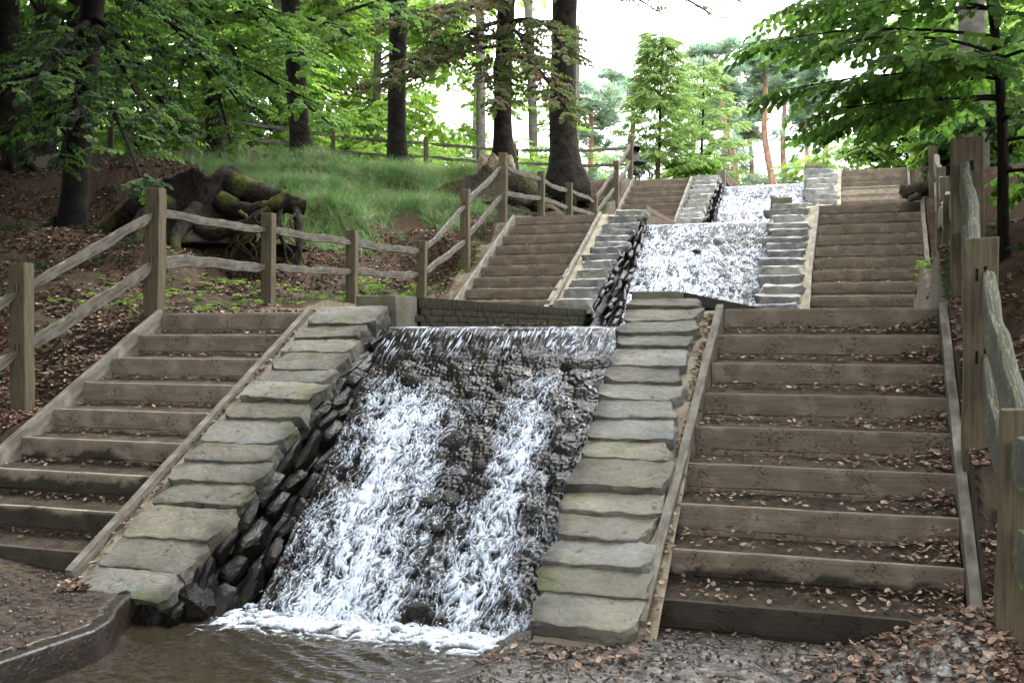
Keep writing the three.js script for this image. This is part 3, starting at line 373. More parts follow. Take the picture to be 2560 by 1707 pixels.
// ---------------------------------------------------------------- brick walls along the channel on each landing
function brickWall(label, x, z0, z1, h, face, m, single, pier) {
  const t = thing('brick_wall', label, 'wall', 'low brick walls along the channel', P3(x, h - 0.4, z0)), o = t.position;
  const roll = [0, 1, 2].map((k) => fin(roughBox(0.22, 0.108, 0.0625, 4, 3, 2, 0.006, [0.006, 0.006, 0.003], 12, seed_++, 0.9), 0.6, null, k)), str = [0, 1, 2].map((k) => fin(roughBox(0.11, 0.065, 0.2145, 2, 2, 6, 0.007, [0.005, 0.004, 0.004], 10, seed_++, 0.9), 0.6, null, k + 5));
  const many = []; const put = (name, g, x2, y2, z2) => { const q = [R(-.01, .01), R(-.015, .015), R(-.01, .01)], p = P3(x2 + R(-.003, .003), y2 + R(-.002, .002), z2).sub(o); if (single) part(name, g, m, t, { pos: p, rot: q }); else many.push(g.clone().applyMatrix4(M4(p, ...q, 1))); };
  for (let z = z0 + 0.04; z < z1; z += 0.0645) put('brick', roll[Math.floor(rnd() * 3)], x, h - 0.054, z);
  for (let r = 0; r < 3; r++) for (let z = z0 + (r % 2 ? 0.05 : 0.16); z < z1; z += 0.217) put('brick', str[Math.floor(rnd() * 3)], x + face * 0.052, h - 0.143 - r * 0.067, z);
  if (many.length) part('bricks', merge(many), m, t, { kind: 'stuff' });
  part('wall_core', fin(roughBox(0.17, 0.5, z1 - z0, 2, 2, 20, 0.01, 0.004, 3, seed_++), 0.7), M.mortarDark, t, { pos: P3(x - face * 0.005, h - 0.335, (z0 + z1) / 2).sub(o) });
  const [px0, px1, pz0, pz1, ph] = pier; part('pier', fin(roughBox(px1 - px0, 0.8, pz1 - pz0, 8, 8, 6, 0.02, 0.008, 3, seed_++), 0.8), M.concrete, t, { pos: P3((px0 + px1) / 2, ph - 0.4, (pz0 + pz1) / 2).sub(o) });
}
M.mortarDark = mat([0.018, 0.016, 0.011], 0.9, { bumpMap: dirtH, bumpScale: 0.01 });
brickWall('long mossy brick wall with upright coping bricks left of the lowest water lip', -4.31, 9.3, 15.9, 2.055, 1, M.brick, true, [-4.64, -4.21, 8.82, 9.3, 2.06]);
brickWall('dark brick wall right of the lower channel, beside the right stone wall', -1.64, 9.0, 14.6, 2.055, -1, M.brick, true, [-1.97, -1.55, 8.76, 9.02, 2.06]);
brickWall('red brown brick wall left of the middle water lip', -4.05, 19.15, 25.6, 4.03, 1, M.brickRed, true, [-4.24, -3.93, 18.86, 19.2, 4.04]);
brickWall('short dark brick wall right of the middle water lip', -1.55, 19.2, 25.8, 4.08, -1, M.brickRed, false, [-1.74, -1.36, 18.95, 19.2, 4.09]);
brickWall('brick wall with a square pier left of the topmost water lip', -4.0, 29.5, 34, 6.19, 1, M.brickRed, false, [-4.14, -3.9, 29.2, 29.5, 6.2]);
brickWall('brick pier and wall right of the topmost water lip', -1.66, 29.6, 34, 6.23, -1, M.brickRed, false, [-1.78, -1.3, 29.35, 29.6, 6.24]);
// ---------------------------------------------------------------- cascades
function cascade(o_) {
  const { label, zt, ht, zf, hf, xl0, xr0, xl1, xr1, nx, ns, cover, cell, amp, boulders, foamK, sprays, pale } = o_;
  const t = tag(new THREE.Group(), label, null, null, 'structure'); t.name = numbered('water_cascade'); t.position.copy(P3((xl0 + xr0) / 2, hf, zf)); scene.add(t); const o = t.position;
  // profile: flat over the lip, rolling over, then the slope
  const s0 = (ht - hf) / (zt - 0.1 - zf), prof = new THREE.CatmullRomCurve3([[zt + 0.8, ht], [zt + 0.3, ht], [zt, ht - 0.004], [zt - 0.1, ht - 0.05], [zt - 0.24, ht - 0.155], [zt - 0.5, ht - 0.155 - 0.26 * s0 * 1.02], [mix(zt - 0.5, zf, 0.5), mix(ht - 0.155 - 0.26 * s0, hf, 0.5)], [zf, hf - 0.02], [zf - 0.12, hf - 0.09]].map(([z, h]) => new THREE.Vector3(0, h, -z)), false, 'centripetal');
  const LEN = prof.getLength(), pts = prof.getSpacedPoints(ns), lipS = 0.8;
  const bump = (x, s) => { const w = vor(x / cell + 0.25 * n2(x * 4, s * 4), s / cell * 0.9); const d = Math.max(0, 1 - w[0] * w[0] * 2.2) * amp * (0.3 + 0.9 * w[2]); return d + 0.25 * amp * fb(x * 9, s * 9, 3); };
  const lipK = (s) => sst(lipS + 0.22, lipS + 0.62, s);
  const grid = (fn, alpha) => {
    const pos = [], uv = [], col = [], idx = [];
    for (let j = 0; j <= ns; j++) { const p = pts[j], q = pts[Math.min(j + 1, ns)], r = pts[Math.max(j - 1, 0)], tz = q.z - r.z, ty = q.y - r.y, L = Math.hypot(tz, ty), ny = tz / L, nz = -ty / L, s = j / ns * LEN, f = clamp((s - lipS) / (LEN - lipS)), xl = mix(xl0, xl1, f), xr = mix(xr0, xr1, f);
      for (let i = 0; i <= nx; i++) { const u = i / nx, x = mix(xl, xr, u), r2 = fn(x, s, u, f); pos.push(x - o.x, p.y + ny * r2[0] - o.y, p.z + nz * r2[0] - o.z); uv.push(x / 0.8, s / 0.8); if (alpha) col.push(...r2[1]); if (i < nx && j < ns && (!alpha || 1)) { const a = j * (nx + 1) + i; idx.push(a, a + nx + 1, a + 1, a + 1, a + nx + 1, a + nx + 2); } } }
    let I = idx; if (alpha) { I = []; for (let k = 0; k < idx.length; k += 3) if (col[idx[k] * 4 + 3] + col[idx[k + 1] * 4 + 3] + col[idx[k + 2] * 4 + 3] > 0.03) I.push(idx[k], idx[k + 1], idx[k + 2]); }
    const g = new THREE.BufferGeometry(); g.setAttribute('position', new THREE.Float32BufferAttribute(pos, 3)); g.setAttribute('uv', new THREE.Float32BufferAttribute(uv, 2)); if (alpha) g.setAttribute('color', new THREE.Float32BufferAttribute(col, 4)); g.setIndex(I); g.computeVertexNormals(); return g;
  };
  // wet bed of stones under a thin film of water
  part('rock_bed', grid((x, s) => [bump(x, s) * lipK(s) - 0.03 * lipK(s) + (1 - lipK(s)) * 0.003 * n2(x * 42, s * 6) + lipK(s) * 0.006 * n2(x * 34, s * 26)]), M.bed, t);
  // white water
  const foamAt = (x, s, u, f) => {
    const wx = x + 0.05 * n2(x * 5, s * 4) + 0.02 * n2(x * 14 + 4, s * 12), ws = s + 0.08 * n2(x * 6 + 9, s * 4 + 2);
    const rid = (a, b, o2) => 1 - Math.abs(n2(wx * a * foamK + o2, ws * b * 0.8 * foamK + o2)) * 1.9;
    const n = 0.17 * rid(6, 2.8, 3) + 0.28 * rid(15, 7, 11) + 0.32 * rid(34, 16, 23) + 0.23 * rid(66, 34, 41);
    const low = fb(x * 3.4 * foamK, s * 1.3 * foamK, 3);
    const c = cover(u, f, x, s) + 0.36 * low + 0.16 * n2(x * 8 + 5, s * 3);
    const dash = (1 - lipK(s)) * sst(lipS + 0.0, lipS + 0.05, s) * 0.8 * sst(0.22, 0.5, n2(x * 48, s * 7 + 3) + 0.35 * n2(x * 6, s * 2 + 8)), lipLine = (o_.lip ?? 0.9) * Math.exp(-(((s - lipS + 0.01) / 0.035) ** 2)) * (0.35 + 0.65 * sst(-0.3, 0.2, n2(x * 5, 7)));
    return clamp(Math.max((n - (0.93 - 0.92 * c)) * 2.7 * (0.85 + 0.5 * n2(x * 80, s * 50)), lipLine, dash));
  };
  part('foam', grid((x, s, u, f) => { const a = foamAt(x, s, u, f), b = bump(x, s) * lipK(s), k = (pale ?? 1) * (0.9 + 0.12 * n2(x * 30, s * 20)), e = sst(0, 0.02, u) * sst(1, 0.985, u); return [b * 0.85 - 0.03 * lipK(s) + 0.012 + a * (0.008 + 0.014 * (0.5 + 0.5 * n2(x * 22, s * 12))) * (0.3 + 0.7 * lipK(s)), [0.47 * k, 0.525 * k, 0.62 * k, a * (0.6 + 0.38 * a) * e]]; }, true), M.foam, t);
  // boulders standing out of the water, where least of it runs
  let made = 0, guard = 0; while (made < boulders && guard++ < boulders * 30) {
    const u = R(0.03, 0.97), f = R(0.18, 0.98), x = mix(mix(xl0, xl1, f), mix(xr0, xr1, f), u), s = lipS + f * (LEN - lipS); if (cover(u, f, x, s) > 0.35 + 0.3 * rnd()) continue;
    const p = prof.getPointAt(s / LEN), q = R(0.06, 0.11); part('rock', ROCKS[Math.floor(rnd() * ROCKS.length)], M.bed, t, { pos: new THREE.Vector3(x, p.y - q * 0.35, p.z - q * 0.1).sub(o), rot: [R(0, 6), R(0, 6), R(0, 6)] }).scale.set(q * R(0.9, 1.3), q * R(0.7, 1), q); made++;
  }
  // drops and strands thrown clear of the sheet
  const drop = new THREE.IcosahedronGeometry(1, 1), ms = []; guard = 0; while (ms.length < sprays && guard++ < sprays * 20) {
    const u = R(0.01, 0.99), f = R(0.12, 1), x = mix(mix(xl0, xl1, f), mix(xr0, xr1, f), u), s = lipS + f * (LEN - lipS), a = foamAt(x, s, u, f); if (a < 0.3 * rnd() + 0.05) continue;
    const p = prof.getPointAt(s / LEN), q = 0.0018 + 0.0035 * rnd() * rnd(), up = 0.03 + bump(x, s) * 0.85 + Math.abs(G()) * 0.03; ms.push(M4(new THREE.Vector3(x, p.y + up * 0.86 - o.y, p.z + up * 0.5 - o.z).sub(new THREE.Vector3(o.x, 0, 0)), -0.55 + R(-.5, .5), R(-.5, .5), R(-.7, .7), q, q * 0.8, q * R(1, 4)));
  }
  inst('spray', drop, M.spray, t, ms, null, 'stuff');
  return t;
}
const bumpy = (u, c, w) => Math.exp(-(((u - c) / w) ** 2));
cascade({ label: 'lowest and widest cascade, white water over dark stones', zt: 8.6, ht: 1.745, zf: 5.66, hf: -0.1, xl0: -4.2, xr0: -1.9, xl1: -3.72, xr1: -1.74, nx: 480, ns: 620, cell: 0.2, amp: 0.036, boulders: 9, foamK: 1.15, sprays: 1600,
  cover: (u, f) => { const l = bumpy(u, mix(0.2, 0.3, f), mix(0.2, 0.3, f)) * sst(0.14, 0.3, f) * 0.78, r = bumpy(u, mix(0.68, 0.74, f), mix(0.08, 0.22, f)) * sst(0.12, 0.24, f) * 0.68, e = bumpy(u, 0.98, 0.07) * sst(0.2, 0.4, f) * 0.5, b = 0.34 * sst(0.5, 0.95, f), st = 0.3 * sst(0.2, 0.08, f) * sst(0.0, 0.02, f) * (0.55 + 0.45 * sst(0.4, 0.9, u)); return Math.max(l, r, e, b, 0.17 * sst(0.1, 0.3, f), st * 1.5) + 0.1 * sst(0.5, 1, f); } });
cascade({ label: 'middle cascade, narrower foaming slope between thin stacked stones', zt: 18.85, ht: 3.65, zf: 15.85, hf: 1.75, xl0: -3.98, xr0: -1.7, xl1: -3.75, xr1: -1.6, nx: 360, ns: 420, cell: 0.22, amp: 0.04, boulders: 4, foamK: 1.3, sprays: 300, pale: 1.2, lip: 1.4, cover: (u, f) => 0.42 + 0.14 * sst(0.1, 0.4, f) + 0.1 * bumpy(u, 0.3, 0.3) - 0.1 * bumpy(u, 0.75, 0.15) });
cascade({ label: 'topmost cascade, small foaming sheet below the skyline', zt: 29.2, ht: 5.71, zf: 26.2, hf: 3.67, xl0: -4.02, xr0: -1.76, xl1: -3.8, xr1: -1.66, nx: 180, ns: 220, cell: 0.22, amp: 0.04, boulders: 0, foamK: 1.3, sprays: 100, pale: 1.2, lip: 1.4, cover: (u, f) => 0.44 + 0.16 * sst(0.06, 0.3, f) });
// level water between the cascades and in the basin
M.water = new THREE.MeshPhysicalMaterial({ color: new THREE.Color().setRGB(0.36, 0.29, 0.2), roughness: 0.05, transmission: 0.93, thickness: 0, ior: 1.33 });
M.deep = mat([0.03, 0.03, 0.026], 0.06);
for (const [x0, x1, z0, z1, h, lb] of [[-4.22, -1.6, 9.35, 16.0, 1.742, 'still water of the channel on the first landing'], [-4.0, -1.6, 19.6, 26.3, 3.647, 'still water of the channel on the second landing'], [-4.0, -1.68, 29.95, 40, 5.707, 'still water of the channel above the topmost lip']]) {
  const g = new THREE.PlaneGeometry(x1 - x0, z1 - z0, 20, 40); g.rotateX(-Math.PI / 2); g.translate((x0 + x1) / 2, h, -(z0 + z1) / 2); const p = g.attributes.position; for (let i = 0; i < p.count; i++) p.setY(i, h + 0.004 * n2(p.getX(i) * 3, p.getZ(i) * 3)); g.computeVertexNormals(); struct('water', g, M.deep, lb);
}
const ripple = (x, z) => { const d = Math.hypot(x + 2.6, z - 5.9), a = x * 0.5 + z * 1; return WL + 0.006 * Math.sin(a * 34 + 3 * fb(x * 1.5, z * 1.5, 2)) * sst(3.5, 0.5, d) * (0.5 + fb(x * 2, z * 2, 2)) + 0.014 * fb(x * 4 - z * 1.5, z * 11 + x * 3, 4) + 0.004 * n2(x * 16 + z * 6, z * 34 - x * 8) + 0.02 * sst(0.9, 0.1, d * 0.8) * fb(x * 8, z * 12, 3); };
{
  const x0 = -4.45, x1 = -1.85, z0 = 2.6, z1 = 5.86, nx = 190, nz = 240, g = new THREE.PlaneGeometry(x1 - x0, z1 - z0, nx, nz); g.rotateX(-Math.PI / 2); g.translate((x0 + x1) / 2, 0, -(z0 + z1) / 2); const p = g.attributes.position; for (let i = 0; i < p.count; i++) p.setY(i, ripple(p.getX(i), -p.getZ(i))); g.computeVertexNormals(); struct('water', g, M.water, 'shallow brown rippling water in the basin at the foot of the cascade');
  // froth drifting off the foot
  const nx2 = 320, nz2 = 180, pos = [], col = [], uv = [], idx = [];
  for (let j = 0; j <= nz2; j++) for (let i = 0; i <= nx2; i++) {
    const x = mix(-4.0, -1.76, i / nx2), z = mix(4.75, 5.9, j / nz2), foot = 5.62 + 0.06 * n2(x * 3, 2) - 0.1 * sst(-2.6, -1.9, x), d = foot - z, fx = x + 0.35 * d, wx = fx + 0.05 * n2(x * 4, z * 5), wz = z + 0.05 * n2(x * 5 + 7, z * 6);
    const n = 0.5 * (1 - 1.9 * Math.abs(n2(wx * 6, wz * 9))) + 0.3 * (1 - 1.9 * Math.abs(n2(wx * 15 + 3, wz * 20))) + 0.2 * (1 - 1.9 * Math.abs(n2(wx * 34 + 3, wz * 44)));
    const c = d < 0 ? 0.9 : 0.85 * Math.exp(-((d / (0.22 + 0.16 * n2(x * 2.2 + 4, 1))) ** 2)) + 0.1 * sst(0.9, 0.2, d), edge = sst(-4.0, -3.85, x) * sst(-1.76, -1.84, x) * sst(4.75, 4.95, z); const a = clamp((n - (1.02 - 0.78 * (c + 0.15 * fb(x * 3, z * 3, 2)))) * 3.6) * edge;
    pos.push(x, ripple(x, z) + 0.006 + 0.035 * a * (0.4 + 0.6 * (0.5 + 0.5 * n2(x * 14, z * 16))) * sst(0.35, -0.05, d), -z); uv.push(x, z); col.push(0.5, 0.55, 0.63, a * 0.9); if (i < nx2 && j < nz2) { const k = j * (nx2 + 1) + i; idx.push(k, k + 1, k + nx2 + 1, k + 1, k + nx2 + 2, k + nx2 + 1); }
  }
  const I = []; for (let k = 0; k < idx.length; k += 3) if (col[idx[k] * 4 + 3] + col[idx[k + 1] * 4 + 3] + col[idx[k + 2] * 4 + 3] > 0.02) I.push(idx[k], idx[k + 1], idx[k + 2]);
  const f = new THREE.BufferGeometry(); f.setAttribute('position', new THREE.Float32BufferAttribute(pos, 3)); f.setAttribute('uv', new THREE.Float32BufferAttribute(uv, 2)); f.setAttribute('color', new THREE.Float32BufferAttribute(col, 4)); f.setIndex(I); f.computeVertexNormals();
  struct('water_foam', f, M.foam, 'white froth spreading over the basin from the foot of the lowest cascade');
}

// ---------------------------------------------------------------- cleft-oak fences
function postGeo(w, d, h, holes, s) { // sawn post with through mortises
  const sh = new THREE.Shape(), r = rngOf(s), n = 9, j = () => (r() - 0.5) * 0.012; sh.moveTo(-w / 2, -0.45); for (let i = 0; i <= n; i++) sh.lineTo(w / 2 + j(), -0.45 + (h + 0.45) * i / n + (i === n ? j() : 0)); for (let i = n; i >= 1; i--) sh.lineTo(-w / 2 + j(), -0.45 + (h + 0.45) * i / n + (i === n ? j() * 1.5 : 0)); sh.closePath();
  for (const [hx, hy, hw, hh] of holes) { const p = new THREE.Path(); p.moveTo(hx - hw / 2, hy - hh / 2); p.lineTo(hx - hw / 2, hy + hh / 2); p.lineTo(hx + hw / 2, hy + hh / 2); p.lineTo(hx + hw / 2, hy - hh / 2); p.closePath(); sh.holes.push(p); }
  const g = new THREE.ExtrudeGeometry(sh, { depth: d, bevelEnabled: true, bevelSize: 0.006, bevelThickness: 0.006, bevelSegments: 1, curveSegments: 2 }); g.translate(0, 0, -d / 2); g.deleteAttribute('normal'); return fin(toCreasedNormals(g, 0.5), 0.55, null, s);
}
function railGeo(a, b, hh, tt, s, sag = 0, wave = 1) { // cleft rail: wavy, flat, tapering into the mortises
  const r = rngOf(s), pts = [], rad = [], n = 26, ph = r() * 50, up = new THREE.Vector3().subVectors(b, a).cross(new THREE.Vector3(0, 1, 0)).normalize();
  for (let i = 0; i <= n; i++) { const t = i / n, e = Math.min(t, 1 - t), tap = sst(0, 0.13, e); pts.push(new THREE.Vector3().lerpVectors(a, b, t).add(new THREE.Vector3(0, (0.06 * n2(t * 1.6 + ph, 1) + 0.03 * n2(t * 5 + ph, 4)) * tap * (hh / 0.13) * 0.8 * wave - sag * 4 * t * (1 - t), 0)).addScaledVector(up, 0.06 * wave * n2(t * 2 + ph, 8) * tap)); const k = 1 + 0.22 * n2(t * 3 + ph, 15) + 0.12 * n2(t * 9 + ph, 19); rad.push([tt / 2 * mix(0.45, 1, tap) * k, hh / 2 * mix(0.32, 1, tap) * k]); }
  return toCreasedNormals(limb(pts, rad, 16, { up: new THREE.Vector3(0, 1, 0), rough: 0.1, freq: 5, seed: ph, square: 7, tile: 0.7, uvr: 0.11 }), 0.55);
}
// posts: [x, z, base, top, width, facing]; every post gets the rails of the bay behind it
function fence(label, posts, o_) {
  const t = thing('post_and_rail_fence', label, 'fence', 'rustic wooden fences', P3(posts[0][0], posts[0][2], posts[0][1])), o = t.position, F = [0.17, 0.55]; let rs = o_.seed;
  posts.forEach((p, i) => {
    const [x, z, b, top, w] = p, h = top - b, nx = posts[Math.min(i + 1, posts.length - 1)], pv = posts[Math.max(i - 1, 0)], yaw = o_.flat ? Math.atan2(-(nx[0] - pv[0]), (nx[1] - pv[1])) : (p[5] ?? 0), mw = w * 0.15, fr = p[6] ?? F;
    const holes = w > 0.12 ? fr.flatMap((k) => [[-mw * 0.85, h * (1 - k), mw, 0.085], [mw * 0.85, h * (1 - k) + 0.012, mw, 0.085]]) : [];
    if (!p[7]) part('post', postGeo(w, o_.deep ?? w * 0.7, h, holes, rs++), M.post, t, { pos: P3(x, b, z).sub(o), rot: [R(-.015, .015), -yaw, R(-.02, .02)] });
    if (i + 1 < posts.length) { const q = nx, fr2 = q[6] ?? F, hq = q[3] - q[2]; fr.forEach((k, n) => { const a = P3(x + (i % 2 ? 1 : -1) * w * 0.12, b + h * (1 - k), z - 0.02).sub(o), c = P3(q[0] + (i % 2 ? 1 : -1) * q[4] * 0.12, q[2] + hq * (1 - fr2[n]), q[1] + 0.02).sub(o); part('rail', railGeo(a, c, (o_.rail ?? 0.13) * R(0.85, 1.15), o_.thick ?? 0.05, rs * 7 + n, R(0, o_.sag ?? 0.03), o_.wave ?? 1), o_.mat ?? M.rail, t); }); rs++; }
  });
  return t;
}
fence('long rustic fence climbing along the left edge of the left stairs', [[-7.12, 5.3, 0.1, 1.42, 0.17], [-7.1, 7.24, 0.95, 2.31, 0.16], [-6.99, 8.88, 1.83, 3.18, 0.165], [-6.98, 11, 1.98, 3.15, 0.14], [-6.9, 13, 2.08, 3.13, 0.14], [-6.73, 15, 2.2, 3.14, 0.13], [-6.79, 17, 2.6, 4.21, 0.14], [-6.8, 19, 3.75, 5.17, 0.15], [-6.65, 21, 4.08, 5.09, 0.13], [-6.61, 23, 4.12, 5.12, 0.14], [-6.54, 25, 4.2, 5.07, 0.15], [-6.47, 27, 5.0, 6.23, 0.13], [-6.48, 28.75, 6.0, 7.2, 0.13]], { seed: 100, rail: 0.105, wave: 0.8 });
fence('broad-railed fence with lichened rails along the right edge of the right stairs', [[0.98, 3.7, 0.05, 1.0, 0.17], [0.655, 5.5, 0.18, 1.345, 0.18], [0.615, 6.9, 0.97, 2.28, 0.18], [0.705, 8.9, 1.85, 3.23, 0.225], [0.7, 11, 1.95, 3.05, 0.13], [0.72, 12.7, 2.0, 3.15, 0.11], [0.9, 14.5, 2.05, 3.7, 0.12], [0.94, 16.5, 2.6, 4.12, 0.12], [0.94, 18.5, 3.6, 4.75, 0.12], [0.94, 20.5, 4.0, 5.25, 0.12], [0.96, 23, 4.1, 5.5, 0.12], [1.02, 26, 4.4, 6.0, 0.12], [1.04, 29, 6.05, 7.1, 0.12]], { seed: 200, rail: 0.25, thick: 0.07, wave: 0.5, mat: M.railLichen, sag: 0 });
fence('weathered hilltop fence running behind the tall tree trunks', [[-6.5, 28.85, 6.0, 7.1, 0.1, 0, [0.2, 0.62], true], [-9.5, 27.5, 6.0, 6.95, 0.1], [-11.5, 25.95, 6.02, 6.99, 0.1], [-13.3, 24.05, 5.97, 6.97, 0.1], [-14.44, 21.05, 5.95, 6.85, 0.1], [-15.6, 18.4, 5.5, 6.5, 0.1], [-17, 15.5, 4.8, 5.9, 0.1]], { seed: 300, rail: 0.09, thick: 0.05, flat: true, sag: 0.05 });
// ---------------------------------------------------------------- leaves
function sprayGeo(n, len, ll, lw, fold, s, droop = 0.12) { // a flat twig of alternate leaves along +x
  const r = rngOf(s), pos = [], col = [], idx = []; const tri = (a, b, c) => idx.push(a, b, c);
  const leaf = (bx, by, bz, ang, pit, l, w, k) => {
    const c = Math.cos(ang), sn = Math.sin(ang), cp = Math.cos(pit), sp = Math.sin(pit), b0 = pos.length / 3, q = [[0, 0, 0], [0.3, 0.5, fold], [0.68, 0.42, fold], [1, 0, -fold * 0.6], [0.68, -0.42, fold], [0.3, -0.5, fold]];
    for (const [u, v, f] of q) { const lx = u * l, ly = f * l, lz = v * w, x2 = lx * cp - ly * sp, y2 = lx * sp + ly * cp; pos.push(bx + x2 * c - lz * sn, by + y2, bz + x2 * sn + lz * c); col.push(k, k, k); }
    tri(b0, b0 + 1, b0 + 2); tri(b0, b0 + 2, b0 + 3); tri(b0, b0 + 3, b0 + 4); tri(b0, b0 + 4, b0 + 5);
  };
  for (let i = 0; i < n; i++) { const t = (i + 0.7) / n, sd = i % 2 ? 1 : -1, last = i === n - 1; leaf(t * len * 0.86, -droop * len * t * t, 0, last ? 0 : sd * (0.95 - 0.4 * t + 0.3 * (r() - 0.5)), -0.1 - 0.75 * r(), ll * (0.75 + 0.4 * r()), lw * (0.8 + 0.35 * r()), 0.8 + 0.4 * r()); }
  const b = pos.length / 3; for (const [t, w] of [[0, 0.006], [0.5, 0.004], [0.9, 0.002]]) { const y = -droop * len * t * t; pos.push(t * len, y, -w * len * 2, t * len, y + w * len, w * len * 2); col.push(0.5, 0.35, 0.3, 0.5, 0.35, 0.3); } for (const k of [b, b + 2]) { tri(k, k + 1, k + 2); tri(k + 1, k + 3, k + 2); }
  const g = new THREE.BufferGeometry(); g.setAttribute('position', new THREE.Float32BufferAttribute(pos, 3)); g.setAttribute('color', new THREE.Float32BufferAttribute(col, 3)); g.setIndex(idx); const f = g.toNonIndexed(); f.computeVertexNormals(); return f;
}
const SPRAY = { beech: sprayGeo(9, 0.38, 0.08, 0.058, 0.05, 1), beech2: sprayGeo(11, 0.42, 0.072, 0.048, 0.05, 2, 0.22), dense: sprayGeo(12, 0.5, 0.11, 0.075, 0.05, 3), small: sprayGeo(8, 0.2, 0.06, 0.04, 0.08, 4) };
const TINT = { bright: [0.17, 0.3, 0.035], lime: [0.24, 0.38, 0.06], mid: [0.075, 0.16, 0.022], dark: [0.024, 0.06, 0.011], deep: [0.014, 0.036, 0.009], olive: [0.09, 0.11, 0.028], copper: [0.13, 0.085, 0.045], pale: [0.24, 0.34, 0.13], pine: [0.2, 0.3, 0.19] };
const tint = (c, v = 0.3) => { const k = 1 + v * G() * 0.8, w = 0.12 * G(); return new THREE.Color().setRGB(clamp(c[0] * k * (1 + w), 0.003, 1), clamp(c[1] * k, 0.003, 1), clamp(c[2] * k * (1 - w), 0.002, 1)); };
const V = (a) => P3(a[0], a[1], a[2]);
